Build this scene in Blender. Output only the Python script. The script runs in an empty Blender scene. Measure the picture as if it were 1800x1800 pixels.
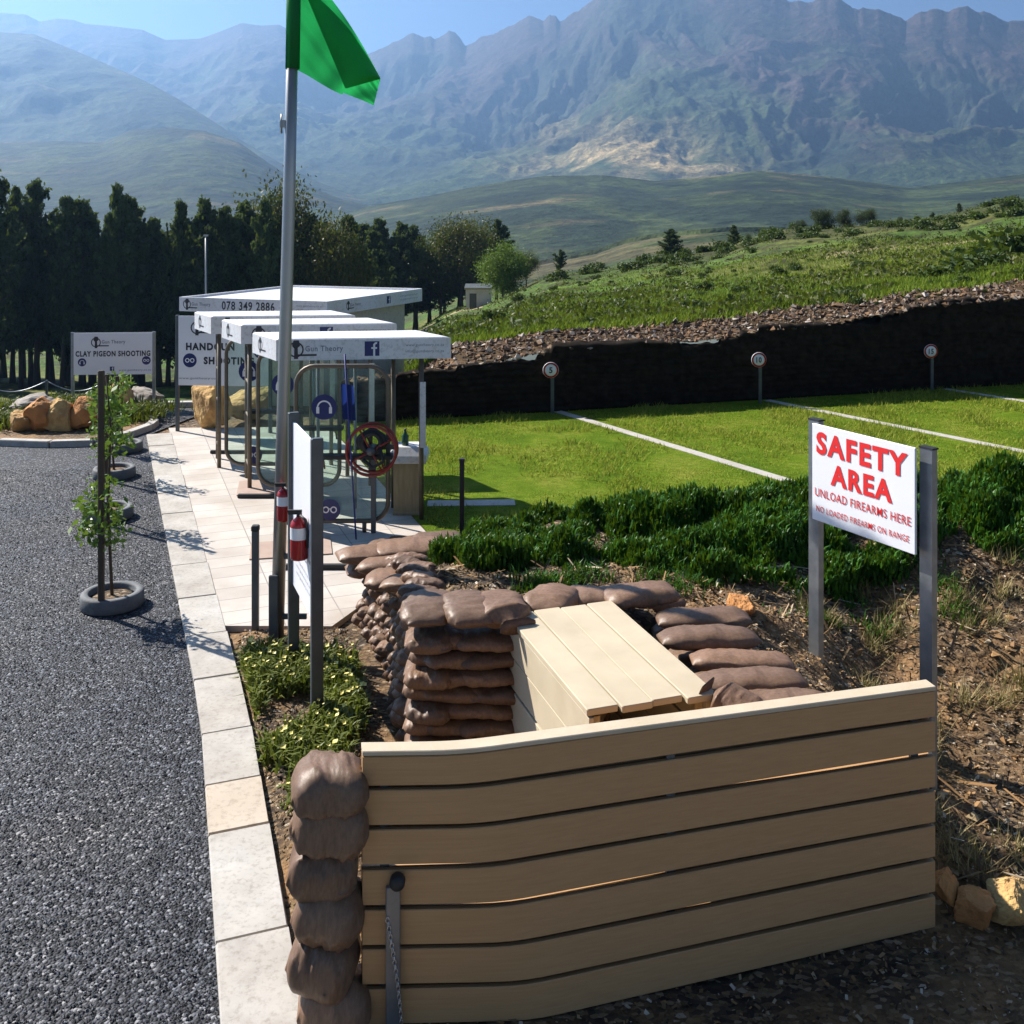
import bpy, math, random
import numpy as np
from mathutils import Vector, Matrix, Euler

# ------------------------------------------------------------------ camera, sky, sun, exposure
SC = bpy.context.scene
COL = SC.collection
CAM_Z = 4.0
F = 1800.0          # focal length in photo pixels
HZ = 377.0          # horizon row in the photo
SUN_EL = 40.0
SUN_AZ = -56.0      # degrees from +Y towards +X
SUN_STRENGTH = 5.0
SKY_STRENGTH = 0.05
EXPOSURE = 1.32
HAZE_DENSITY = 0.000155

cam = bpy.data.cameras.new('camera')
cam.sensor_width = 36.0
cam.lens = 36.0
cam.shift_y = -(900.0 - HZ) / 1800.0
cam.clip_start = 0.1
cam.clip_end = 30000.0
camo = bpy.data.objects.new('camera', cam)
COL.objects.link(camo)
camo.location = (0, 0, CAM_Z)
camo.rotation_euler = (math.radians(90), 0, 0)
SC.camera = camo

W = bpy.data.worlds.new('World')
SC.world = W
W.use_nodes = True
wn = W.node_tree
bg = wn.nodes['Background']
sky = wn.nodes.new('ShaderNodeTexSky')
sky.sky_type = 'NISHITA'
sky.sun_disc = False
sky.sun_elevation = math.radians(SUN_EL)
sky.sun_rotation = math.radians(SUN_AZ % 360)
sky.altitude = 1500
sky.air_density = 0.6
sky.dust_density = 0.15
sky.ozone_density = 2.0
wn.links.new(sky.outputs[0], bg.inputs[0])
bg.inputs[1].default_value = SKY_STRENGTH

SUN = Vector((math.sin(math.radians(SUN_AZ)) * math.cos(math.radians(SUN_EL)),
              math.cos(math.radians(SUN_AZ)) * math.cos(math.radians(SUN_EL)),
              math.sin(math.radians(SUN_EL))))
sl = bpy.data.lights.new('sun', 'SUN')
sl.energy = SUN_STRENGTH
sl.angle = math.radians(0.55)
sl.color = (1.0, 0.94, 0.85)
slo = bpy.data.objects.new('sun', sl)
COL.objects.link(slo)
slo.rotation_euler = SUN.to_track_quat('Z', 'Y').to_euler()
slo.location = (-20, 12, 30)

SC.view_settings.view_transform = 'Standard'
SC.view_settings.look = 'None'
SC.view_settings.exposure = EXPOSURE
SC.view_settings.gamma = 1.0
SC.render.engine = 'CYCLES'
SC.cycles.use_denoising = True
SC.cycles.max_bounces = 8
SC.cycles.diffuse_bounces = 1
SC.cycles.transparent_max_bounces = 24
SC.cycles.sample_clamp_indirect = 6.0

R = random.Random(7)
NR = np.random.RandomState(11)


# ------------------------------------------------------------------ helpers
def P(px, py, z=0.0):
    """world point seen at photo pixel (px, py), at height z"""
    y = F * (CAM_Z - z) / (py - HZ)
    return Vector(((px - 900.0) / F * y, y, z))


def PY(px, py, y):
    """world point seen at photo pixel (px, py), at distance y"""
    return Vector(((px - 900.0) / F * y, y, CAM_Z - (py - HZ) / F * y))


def tag(o, label=None, cat=None, group=None, kind=None):
    if label: o['label'] = label
    if cat: o['category'] = cat
    if group: o['group'] = group
    if kind: o['kind'] = kind
    return o


def empty(name, loc=(0, 0, 0), label=None, cat=None, group=None):
    o = bpy.data.objects.new(name, None)
    COL.objects.link(o)
    o.location = loc
    o.empty_display_size = 0.2
    return tag(o, label, cat, group)


class MB:
    """collects geometry, builds ONE mesh object"""
    def __init__(s):
        s.v = []; s.f = []; s.m = []; s.sm = []

    def add(s, vs, fs, mi=0, smooth=False):
        b = len(s.v)
        s.v.extend([tuple(v) for v in vs])
        for f in fs:
            s.f.append(tuple(i + b for i in f)); s.m.append(mi); s.sm.append(smooth)
        return s

    def box(s, c, d, rot=None, mi=0, bev=0.0):
        """box centred c, size d, optional 3x3 rotation, optional chamfer"""
        hx, hy, hz = d[0] / 2, d[1] / 2, d[2] / 2
        M = rot if rot is not None else Matrix.Identity(3)
        c = Vector(c)
        if bev <= 0:
            vs = [Vector((x, y, z)) for z in (-hz, hz) for x, y in ((-hx, -hy), (hx, -hy), (hx, hy), (-hx, hy))]
            fs = [(3, 2, 1, 0), (4, 5, 6, 7), (0, 1, 5, 4), (1, 2, 6, 5), (2, 3, 7, 6), (3, 0, 4, 7)]
        else:
            b = min(bev, hx * .9, hy * .9, hz * .9)
            ring = []
            def rr(ix, iy):
                return [(-ix + b, -iy), (ix - b, -iy), (ix, -iy + b), (ix, iy - b), (ix - b, iy), (-ix + b, iy), (-ix, iy - b), (-ix, -iy + b)]
            vs = []
            for z, k in ((-hz, b), (-hz + b, 0), (hz - b, 0), (hz, b)):
                bb = b
                pts = rr(hx - k * .7, hy - k * .7)
                vs += [Vector((x, y, z)) for x, y in pts]
            fs = [tuple(range(7, -1, -1)), tuple(range(24, 32))]
            for l in range(3):
                for i in range(8):
                    j = (i + 1) % 8
                    fs.append((l * 8 + i, l * 8 + j, l * 8 + 8 + j, l * 8 + 8 + i))
        return s.add([M @ v + c for v in vs], fs, mi)

    def tube(s, pts, r, n=10, mi=0, cap=True, closed=False):
        pts = [Vector(p) for p in pts]
        rs = r if isinstance(r, (list, tuple)) else [r] * len(pts)
        vs = []; fs = []
        up = None
        N = len(pts)
        for i, p in enumerate(pts):
            if closed:
                t = (pts[(i + 1) % N] - pts[i - 1]).normalized()
            else:
                t = (pts[min(i + 1, N - 1)] - pts[max(i - 1, 0)]).normalized()
            if up is None:
                a = Vector((0, 0, 1)) if abs(t.z) < .9 else Vector((1, 0, 0))
                up = (a - t * a.dot(t)).normalized()
            else:
                up = (up - t * up.dot(t)).normalized()
            sd = t.cross(up)
            for k in range(n):
                a = 2 * math.pi * k / n
                vs.append(p + (up * math.cos(a) + sd * math.sin(a)) * rs[i])
        for i in range(N if closed else N - 1):
            for k in range(n):
                k2 = (k + 1) % n
                i2 = (i + 1) % N
                fs.append((i * n + k, i * n + k2, i2 * n + k2, i2 * n + k))
        if cap and not closed:
            fs.append(tuple(range(n - 1, -1, -1)))
            fs.append(tuple((N - 1) * n + k for k in range(n)))
        return s.add(vs, fs, mi, True)

    def lathe(s, prof, n=20, origin=(0, 0, 0), rot=None, mi=0, smooth=True):
        o = Vector(origin); M = rot if rot is not None else Matrix.Identity(3)
        vs = []; fs = []
        for r, z in prof:
            for k in range(n):
                a = 2 * math.pi * k / n
                vs.append(M @ Vector((r * math.cos(a), r * math.sin(a), z)) + o)
        for i in range(len(prof) - 1):
            for k in range(n):
                k2 = (k + 1) % n
                fs.append((i * n + k, i * n + k2, i * n + n + k2, i * n + n + k))
        fs.append(tuple(range(n - 1, -1, -1)))
        fs.append(tuple((len(prof) - 1) * n + k for k in range(n)))
        return s.add(vs, fs, mi, smooth)

    def prism(s, poly, z0, z1, mi=0):
        n = len(poly)
        vs = [(x, y, z0) for x, y in poly] + [(x, y, z1) for x, y in poly]
        fs = [tuple(range(n - 1, -1, -1)), tuple(range(n, 2 * n))]
        for i in range(n):
            j = (i + 1) % n
            fs.append((i, j, n + j, n + i))
        return s.add(vs, fs, mi)

    def build(s, name, mats, parent=None):
        me = bpy.data.meshes.new(name)
        me.from_pydata(s.v, [], s.f)
        if not isinstance(mats, (list, tuple)): mats = [mats]
        for m in mats: me.materials.append(m)
        me.polygons.foreach_set('material_index', s.m)
        me.polygons.foreach_set('use_smooth', s.sm)
        me.update()
        o = bpy.data.objects.new(name, me)
        COL.objects.link(o)
        if parent is not None: o.parent = parent
        return o


def npmesh(name, v, f, mat, smooth=True, attr=None, parent=None, link=True):
    """v (N,3), f (M,3 or 4) arrays"""
    v = np.asarray(v, np.float32); f = np.asarray(f, np.int32)
    me = bpy.data.meshes.new(name)
    k = f.shape[1]
    me.vertices.add(len(v)); me.vertices.foreach_set('co', v.ravel())
    me.loops.add(f.size); me.loops.foreach_set('vertex_index', f.ravel())
    me.polygons.add(len(f))
    me.polygons.foreach_set('loop_start', np.arange(0, f.size, k, dtype=np.int32))
    me.polygons.foreach_set('loop_total', np.full(len(f), k, np.int32))
    me.polygons.foreach_set('use_smooth', np.full(len(f), smooth, bool))
    if mat is not None: me.materials.append(mat)
    if attr is not None:
        a = me.attributes.new('cover', 'FLOAT_COLOR', 'POINT')
        c = np.ones((len(v), 4), np.float32); c[:, :3] = attr
        a.data.foreach_set('color', c.ravel())
    me.update(); me.validate()
    if not link: return me
    o = bpy.data.objects.new(name, me)
    COL.objects.link(o)
    if parent is not None: o.parent = parent
    return o


def grid_faces(nu, nv):
    i = np.arange(nu * nv).reshape(nv, nu)
    return np.stack([i[:-1, :-1], i[:-1, 1:], i[1:, 1:], i[1:, :-1]], -1).reshape(-1, 4)


def _h(ix, iy, seed):
    ix = ix.astype(np.int64); iy = iy.astype(np.int64)
    n = (ix * 374761393 + iy * 668265263 + seed * 144665) & 0xffffffff
    n = ((n ^ (n >> 13)) * 1274126177) & 0xffffffff
    n = n ^ (n >> 16)
    return (n & 0xffff) / 65535.0


def vnoise(x, y, seed=0):
    x = np.asarray(x, float); y = np.asarray(y, float)
    ix = np.floor(x); iy = np.floor(y)
    fx = x - ix; fy = y - iy
    fx = fx * fx * fx * (fx * (fx * 6 - 15) + 10); fy = fy * fy * fy * (fy * (fy * 6 - 15) + 10)
    a = _h(ix, iy, seed); b = _h(ix + 1, iy, seed); c = _h(ix, iy + 1, seed); d = _h(ix + 1, iy + 1, seed)
    return (a * (1 - fx) + b * fx) * (1 - fy) + (c * (1 - fx) + d * fx) * fy * 1.0


def fbm(x, y, seed=0, octv=5, ridged=False, gain=.5):
    s = 0; amp = 1; tot = 0
    for k in range(octv):
        n = vnoise(np.asarray(x) * 2 ** k + 17.3 * k, np.asarray(y) * 2 ** k - 9.1 * k, seed + k)
        if ridged: n = 1 - np.abs(2 * n - 1)
        s = s + n * amp; tot += amp; amp *= gain
    return s / tot


def sst(a, b, x):
    t = np.clip((np.asarray(x, float) - a) / (b - a), 0, 1)
    return t * t * (3 - 2 * t)


# ------------------------------------------------------------------ materials
def newmat(name):
    m = bpy.data.materials.new(name); m.use_nodes = True
    nt = m.node_tree
    return m, nt, nt.nodes['Principled BSDF']


def ramp(nt, fac, stops, interp='LINEAR'):
    r = nt.nodes.new('ShaderNodeValToRGB')
    r.color_ramp.interpolation = interp
    el = r.color_ramp.elements
    while len(el) < len(stops): el.new(.5)
    for e, (p, c) in zip(el, stops):
        e.position = p; e.color = (*c, 1)
    nt.links.new(fac, r.inputs[0])
    return r.outputs[0]


def noise(nt, scale, detail=4, rough=.55, coord='Object', vec=None, sc=None):
    n = nt.nodes.new('ShaderNodeTexNoise')
    n.inputs['Scale'].default_value = scale; n.inputs['Detail'].default_value = detail
    n.inputs['Roughness'].default_value = rough
    if vec is None:
        tc = nt.nodes.new('ShaderNodeTexCoord'); vec = tc.outputs[coord]
    if sc is not None:
        mp = nt.nodes.new('ShaderNodeMapping'); mp.inputs['Scale'].default_value = sc
        nt.links.new(vec, mp.inputs[0]); vec = mp.outputs[0]
    nt.links.new(vec, n.inputs['Vector'])
    return n.outputs['Fac']


def mixc(nt, fac, a, b, mode='MIX'):
    m = nt.nodes.new('ShaderNodeMix'); m.data_type = 'RGBA'; m.blend_type = mode
    for sock, val in ((m.inputs[0], fac), (m.inputs[6], a), (m.inputs[7], b)):
        if isinstance(val, (int, float)): sock.default_value = val
        elif isinstance(val, (tuple, list)): sock.default_value = (*val, 1)
        else: nt.links.new(val, sock)
    return m.outputs[2]


def bump(nt, bs, h, strength=.3, dist=.01):
    b = nt.nodes.new('ShaderNodeBump')
    b.inputs['Strength'].default_value = strength; b.inputs['Distance'].default_value = dist
    nt.links.new(h, b.inputs['Height']); nt.links.new(b.outputs[0], bs.inputs['Normal'])


def simple(name, c1, c2=None, scale=6, rough=.6, metal=0, bs=None, bd=.003, spec=.5, sc=None, detail=5):
    m, nt, b = newmat(name)
    if c2 is None: c2 = tuple(x * .8 for x in c1)
    n = noise(nt, scale, detail, sc=sc)
    nt.links.new(ramp(nt, n, [(.3, c1), (.7, c2)]), b.inputs['Base Color'])
    b.inputs['Roughness'].default_value = rough; b.inputs['Metallic'].default_value = metal
    b.inputs['Specular IOR Level'].default_value = spec
    if 'concrete' in name or 'paint' in name:
        d1 = noise(nt, scale * 6, 8, .75); d0 = noise(nt, scale * .5, 5)
        cc = mixc(nt, 1.0, b.inputs['Base Color'].links[0].from_socket, ramp(nt, d1, [(.34, (.72, .70, .67)), (.5, (1, 1, 1))]), 'MULTIPLY')
        cc = mixc(nt, 1.0, cc, ramp(nt, d0, [(.35, (.86, .84, .81)), (.6, (1, 1, 1))]), 'MULTIPLY')
        nt.links.new(cc, b.inputs['Base Color'])
    if bs: bump(nt, b, noise(nt, bs, 4, sc=sc), .6, bd)
    return m


def foliage(name, dark, light, scale=1.5, trans=.3, rough=.55, rand=.35, spec=.2):
    m, nt, b = newmat(name)
    geo = nt.nodes.new('ShaderNodeNewGeometry')
    n = noise(nt, scale, 3)
    addn = nt.nodes.new('ShaderNodeMath'); addn.operation = 'MULTIPLY_ADD'
    nt.links.new(geo.outputs['Random Per Island'], addn.inputs[0]); addn.inputs[1].default_value = rand
    nt.links.new(n, addn.inputs[2])
    oi = nt.nodes.new('ShaderNodeObjectInfo')
    ad2 = nt.nodes.new('ShaderNodeMath'); ad2.operation = 'MULTIPLY_ADD'
    nt.links.new(oi.outputs['Random'], ad2.inputs[0]); ad2.inputs[1].default_value = .18
    nt.links.new(addn.outputs[0], ad2.inputs[2])
    col = ramp(nt, ad2.outputs[0], [(.4, dark), (1.0, light)])
    nt.links.new(col, b.inputs['Base Color'])
    b.inputs['Roughness'].default_value = rough
    b.inputs['Specular IOR Level'].default_value = spec
    tr = nt.nodes.new('ShaderNodeBsdfTranslucent')
    nt.links.new(mixc(nt, .4, col, (.2, .27, .004)), tr.inputs[0])
    mx = nt.nodes.new('ShaderNodeMixShader'); mx.inputs[0].default_value = trans
    out = nt.nodes['Material Output']
    nt.links.new(b.outputs[0], mx.inputs[1]); nt.links.new(tr.outputs[0], mx.inputs[2])
    nt.links.new(mx.outputs[0], out.inputs[0])
    return m


M = {}
M['white'] = simple('white_paint', (.78, .78, .8), (.72, .73, .76), 3, .45)
M['sign_white'] = simple('sign_white', (.8, .8, .83), (.74, .75, .79), 2, .4)
M['red_letter'] = simple('red_vinyl', (.72, .02, .02), (.66, .02, .02), 4, .45)
M['black_letter'] = simple('black_vinyl', (.02, .02, .03), (.025, .025, .035), 4, .45)
M['grey_letter'] = simple('grey_vinyl', (.16, .17, .24), (.2, .2, .27), 4, .5)
M['navy'] = simple('navy_vinyl', (.006, .014, .11), (.008, .02, .14), 4, .4)
M['galv'] = simple('galvanised_steel', (.3, .32, .34), (.2, .22, .24), 9, .42, .75, bs=40, bd=.0004)
M['dark_steel'] = simple('dark_grey_steel', (.10, .115, .125), (.075, .085, .095), 7, .5, .4)
M['bronze'] = simple('brown_steel_pipe', (.17, .14, .105), (.12, .10, .075), 8, .5, .45)
M['alu'] = simple('pole_aluminium', (.36, .35, .34), (.28, .28, .28), 5, .38, .8, sc=(1, 1, .15))
M['black'] = simple('black_rubber', (.012, .012, .013), (.02, .02, .02), 10, .6)
M['concrete'] = simple('kerb_concrete', (.52, .49, .45), (.34, .31, .275), 4.5, .85, bs=60, bd=.002)
M['ext_red'] = simple('red_enamel', (.36, .012, .012), (.3, .01, .012), 4, .25)
M['reel_red'] = simple('reel_red', (.3, .03, .02), (.22, .02, .015), 8, .4)
M['timber'] = simple('weathered_timber', (.44, .35, .21), (.33, .25, .14), 5, .8, sc=(6, 6, .8), bs=20, bd=.003)
M['cream'] = simple('cream_boards', (.56, .47, .33), (.46, .38, .26), 3, .6, bs=9, bd=.0008)
M['gate'] = simple('tan_composite_boards', (.51, .295, .132), (.45, .25, .106), 4, .55, sc=(.6, 6, 22), bs=25, bd=.002, detail=8)
M['bark'] = simple('brown_bark', (.09, .065, .045), (.05, .037, .027), 6, .9, bs=14, bd=.02, sc=(1, 1, .3))
M['stake'] = simple('treated_stake', (.075, .055, .035), (.05, .038, .025), 12, .85, sc=(1, 1, .15))
M['pot'] = simple('pot_concrete', (.17, .18, .19), (.11, .115, .125), 10, .8, bs=40, bd=.003)
M['rock_orange'] = simple('orange_sandstone', (.56, .25, .075), (.34, .14, .045), 3, .9, bs=9, bd=.09)
M['rock_tan'] = simple('tan_sandstone', (.62, .40, .15), (.30, .16, .06), 4, .9, bs=9, bd=.10)
M['rock_grey'] = simple('grey_fieldstone', (.36, .32, .28), (.2, .17, .14), 4, .9, bs=8, bd=.03)
M['bottle'] = simple('green_bottle_glass', (.03, .09, .05), (.03, .08, .05), 4, .15)
M['kiosk'] = simple('cream_wall_paint', (.66, .6, .48), (.6, .54, .43), 2, .7)
M['blue_pole'] = simple('blue_painted_steel', (.02, .035, .22), (.02, .03, .18), 4, .4)


# sandbag: woven plastic, brown
def mk_bag():
    m, nt, b = newmat('woven_sandbag')
    oi = nt.nodes.new('ShaderNodeObjectInfo')
    n = noise(nt, 5, 5)
    c = ramp(nt, n, [(.3, (.215, .132, .086)), (.7, (.15, .09, .058))])
    c2 = ramp(nt, oi.outputs['Random'], [(0, (.8, .8, .8)), (1, (1.2, 1.15, 1.1))])
    c = mixc(nt, 1.0, c, c2, 'MULTIPLY')
    dust = noise(nt, 2.2, 6)
    c = mixc(nt, ramp(nt, dust, [(.5, (0, 0, 0)), (.75, (.5, .5, .5))]), c, (.27, .165, .10))
    fl_n = noise(nt, 48, 6, .7)
    c = mixc(nt, 1.0, c, ramp(nt, fl_n, [(.35, (.75, .74, .72)), (.68, (1.25, 1.25, 1.25))]), 'MULTIPLY')
    nt.links.new(c, b.inputs['Base Color'])
    b.inputs['Roughness'].default_value = .46
    b.inputs['Specular IOR Level'].default_value = .32
    w1 = nt.nodes.new('ShaderNodeTexWave'); w1.inputs['Scale'].default_value = 90; w1.inputs['Distortion'].default_value = 6
    tc = nt.nodes.new('ShaderNodeTexCoord'); nt.links.new(tc.outputs['Object'], w1.inputs[0])
    big = noise(nt, 9, 5)
    ad = nt.nodes.new('ShaderNodeMath'); ad.operation = 'MULTIPLY_ADD'; ad.inputs[1].default_value = .02
    nt.links.new(w1.outputs['Fac'], ad.inputs[0]); nt.links.new(big, ad.inputs[2])
    bump(nt, b, ad.outputs[0], .6, .010)
    return m


M['bag'] = mk_bag()


def mk_gravel():
    m, nt, b = newmat('asphalt_chip')
    tc = nt.nodes.new('ShaderNodeTexCoord')
    vo = nt.nodes.new('ShaderNodeTexVoronoi'); vo.inputs['Scale'].default_value = 52
    nt.links.new(tc.outputs['Object'], vo.inputs['Vector'])
    sep = nt.nodes.new('ShaderNodeSeparateColor'); nt.links.new(vo.outputs['Color'], sep.inputs[0])
    c = ramp(nt, sep.outputs[0], [(0, (.005, .0055, .007)), (.35, (.015, .0165, .021)), (.65, (.040, .043, .053)), (.88, (.095, .099, .112)), (1, (.25, .255, .27))])
    big = noise(nt, .55, 5)
    tint = ramp(nt, big, [(.3, (.68, .73, .86)), (.5, (.98, .98, 1.0)), (.62, (1.15, 1.1, 1.04)), (.75, (1.6, 1.45, 1.28))])
    c = mixc(nt, 1.0, c, tint, 'MULTIPLY')
    nt.links.new(c, b.inputs['Base Color'])
    b.inputs['Roughness'].default_value = .7; b.inputs['Specular IOR Level'].default_value = .3
    inv = nt.nodes.new('ShaderNodeMath'); inv.operation = 'MULTIPLY_ADD'; inv.inputs[1].default_value = .6
    nt.links.new(sep.outputs[1], inv.inputs[0])
    d = nt.nodes.new('ShaderNodeMath'); d.operation = 'SUBTRACT'; d.inputs[0].default_value = .6
    nt.links.new(vo.outputs['Distance'], d.inputs[1]); nt.links.new(d.outputs[0], inv.inputs[2])
    bump(nt, b, inv.outputs[0], 1.0, .012)
    return m


M['gravel'] = mk_gravel()


def mk_walk():
    m, nt, b = newmat('walkway_slabs')
    tc = nt.nodes.new('ShaderNodeTexCoord')
    br = nt.nodes.new('ShaderNodeTexBrick')
    br.offset = .0; br.squash = 1
    br.inputs['Scale'].default_value = 1.0
    br.inputs['Brick Width'].default_value = .57; br.inputs['Row Height'].default_value = .34
    br.inputs['Mortar Size'].default_value = .007; br.inputs['Mortar Smooth'].default_value = .1
    br.inputs['Color1'].default_value = (.56, .51, .46, 1); br.inputs['Color2'].default_value = (.46, .41, .365, 1)
    br.inputs['Mortar'].default_value = (.26, .24, .22, 1)
    nt.links.new(tc.outputs['Object'], br.inputs[0])
    st = noise(nt, 1.3, 6)
    c = mixc(nt, ramp(nt, st, [(.42, (0, 0, 0)), (.7, (.75, .75, .75))]), br.outputs[0], (.36, .30, .25))
    nt.links.new(c, b.inputs['Base Color'])
    b.inputs['Roughness'].default_value = .85
    bump(nt, b, br.outputs['Fac'], -.4, .004)
    return m


M['walk'] = mk_walk()


def mk_soil():
    """near ground: mulch-covered bank, brown soil"""
    m, nt, b = newmat('mulch_soil')
    tc = nt.nodes.new('ShaderNodeTexCoord')
    vo = nt.nodes.new('ShaderNodeTexVoronoi'); vo.inputs['Scale'].default_value = 26
    vo.inputs['Randomness'].default_value = 1
    mp = nt.nodes.new('ShaderNodeMapping'); mp.inputs['Scale'].default_value = (1, 1.6, 1)
    nt.links.new(tc.outputs['Object'], mp.inputs[0]); nt.links.new(mp.outputs[0], vo.inputs['Vector'])
    sep = nt.nodes.new('ShaderNodeSeparateColor'); nt.links.new(vo.outputs['Color'], sep.inputs[0])
    c = ramp(nt, sep.outputs[0], [(0, (.012, .007, .004)), (.4, (.055, .033, .015)), (.75, (.14, .085, .038)), (.95, (.26, .18, .10)), (1, (.4, .33, .24))])
    big = noise(nt, .9, 5)
    clay = ramp(nt, big, [(.46, (0, 0, 0)), (.64, (.85, .85, .85))])
    c = mixc(nt, clay, c, (.27, .145, .055))
    g = noise(nt, 2.3, 4)
    c = mixc(nt, ramp(nt, g, [(.58, (0, 0, 0)), (.75, (.6, .6, .6))]), c, (.05, .06, .02))
    nt.links.new(c, b.inputs['Base Color'])
    b.inputs['Roughness'].default_value = .9
    n2 = noise(nt, 14, 6)
    bump(nt, b, n2, 1.0, .05)
    return m


M['soil'] = mk_soil()


def mk_lawn():
    m, nt, b = newmat('lawn_grass')
    n1 = noise(nt, .9, 8, .65); n2 = noise(nt, 6, 6, sc=(1, 1.5, 1)); n3 = noise(nt, 45, 3)
    c = ramp(nt, n1, [(.3, (.06, .14, .01)), (.5, (.16, .24, .018)), (.68, (.30, .31, .05)), (.8, (.34, .27, .10))])
    c = mixc(nt, ramp(nt, n2, [(.4, (0, 0, 0)), (.75, (.7, .7, .7))]), c, (.07, .115, .005))
    c = mixc(nt, ramp(nt, n3, [(.35, (.65, .65, .65)), (.65, (0, 0, 0))]), c, (.05, .08, .003))
    nt.links.new(c, b.inputs['Base Color'])
    b.inputs['Roughness'].default_value = .9; b.inputs['Specular IOR Level'].default_value = .04
    bump(nt, b, n3, 1.0, .03)
    return m


M['lawn'] = mk_lawn()


def mk_cover(name, s1, s2, bd, rough=.9):
    """terrain: colour of what grows where comes with the mesh, broken up by noise"""
    m, nt, b = newmat(name)
    at = nt.nodes.new('ShaderNodeAttribute'); at.attribute_name = 'cover'
    n1 = noise(nt, s1, 6, .65); n2 = noise(nt, s2, 5, .6)
    c = mixc(nt, 1.0, at.outputs['Color'], ramp(nt, n1, [(.3, (.5, .55, .5)), (.7, (1.5, 1.45, 1.4))]), 'MULTIPLY')
    c = mixc(nt, 1.0, c, ramp(nt, n2, [(.35, (.55, .6, .55)), (.65, (1.35, 1.3, 1.2))]), 'MULTIPLY')
    c = mixc(nt, 1.0, c, ramp(nt, noise(nt, s2 * 3.2, 4, .65), [(.35, (.6, .62, .6)), (.65, (1.3, 1.28, 1.25))]), 'MULTIPLY')
    nt.links.new(c, b.inputs['Base Color'])
    b.inputs['Roughness'].default_value = rough; b.inputs['Specular IOR Level'].default_value = .15
    bump(nt, b, n2, .8, bd)
    return m


M['hill'] = mk_cover('hillside_grass', .35, 2.6, .12)
M['mount'] = mk_cover('mountain_cover', .006, .03, 14)
M['bermwall'] = None

M['tree_dark'] = foliage('dark_pine_needles', (.012, .026, .014), (.085, .12, .05), .6, .25, .9)
M['tree_mid'] = foliage('mid_green_leaves', (.02, .036, .012), (.09, .115, .03), .8, .2)
M['tree_olive'] = foliage('olive_leaves', (.03, .04, .012), (.14, .13, .03), .8, .2)
M['tree_light'] = foliage('light_green_leaves', (.045, .095, .012), (.17, .27, .04), .8, .35)
M['succulent'] = foliage('succulent_blades', (.008, .034, .005), (.045, .14, .012), 1.6, .2, .45, .6, .2)
M['bed'] = foliage('bed_leaves', (.035, .06, .012), (.17, .19, .035), 2, .25, .45)
M['sapling'] = foliage('sapling_leaves', (.04, .10, .02), (.16, .27, .05), 4, .3, .4)
M['shrub'] = foliage('hill_shrub_leaves', (.022, .045, .01), (.08, .12, .025), 1.2, .2)
M['grassblade'] = foliage('grass_blades', (.05, .125, .012), (.34, .36, .06), 1.4, .35, .8, .55, .04)
M['hillblade'] = foliage('hill_grass_blades', (.03, .075, .008), (.18, .24, .035), .3, .3, .8, .7, .04)
M['flower_y'] = simple('yellow_petals', (.75, .62, .12), (.8, .72, .25), 8, .5)


def mk_chips():
    m, nt, b = newmat('wood_chips')
    geo = nt.nodes.new('ShaderNodeNewGeometry')
    c = ramp(nt, geo.outputs['Random Per Island'], [(0, (.03, .018, .009)), (.35, (.10, .06, .026)), (.6, (.2, .125, .055)), (.8, (.3, .155, .05)), (.93, (.4, .31, .2)), (1, (.55, .48, .38))])
    nt.links.new(c, b.inputs['Base Color'])
    b.inputs['Roughness'].default_value = .85
    return m


M['chips'] = mk_chips()


def mk_rubble():
    m, nt, b = newmat('rubble_stones')
    geo = nt.nodes.new('ShaderNodeNewGeometry')
    c = ramp(nt, geo.outputs['Random Per Island'], [(0, (.035, .024, .018)), (.3, (.10, .058, .032)), (.6, (.2, .105, .045)), (.85, (.2, .15, .105)), (1, (.42, .36, .3))])
    nt.links.new(c, b.inputs['Base Color'])
    b.inputs['Roughness'].default_value = .9
    return m


M['rubble'] = mk_rubble()


def mk_flag(name, col):
    m, nt, b = newmat(name)
    n = noise(nt, 200, 2)
    c = ramp(nt, n, [(.3, col), (.7, tuple(x * .85 for x in col))])
    nt.links.new(c, b.inputs['Base Color'])
    b.inputs['Roughness'].default_value = .7
    tr = nt.nodes.new('ShaderNodeBsdfTranslucent'); nt.links.new(c, tr.inputs[0])
    mx = nt.nodes.new('ShaderNodeMixShader'); mx.inputs[0].default_value = .6
    nt.links.new(b.outputs[0], mx.inputs[1]); nt.links.new(tr.outputs[0], mx.inputs[2])
    nt.links.new(mx.outputs[0], nt.nodes['Material Output'].inputs[0])
    return m


M['flag'] = mk_flag('green_flag_cloth', (.018, .34, .085))
M['blueflag'] = mk_flag('navy_flag_cloth', (.012, .03, .16))


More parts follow.
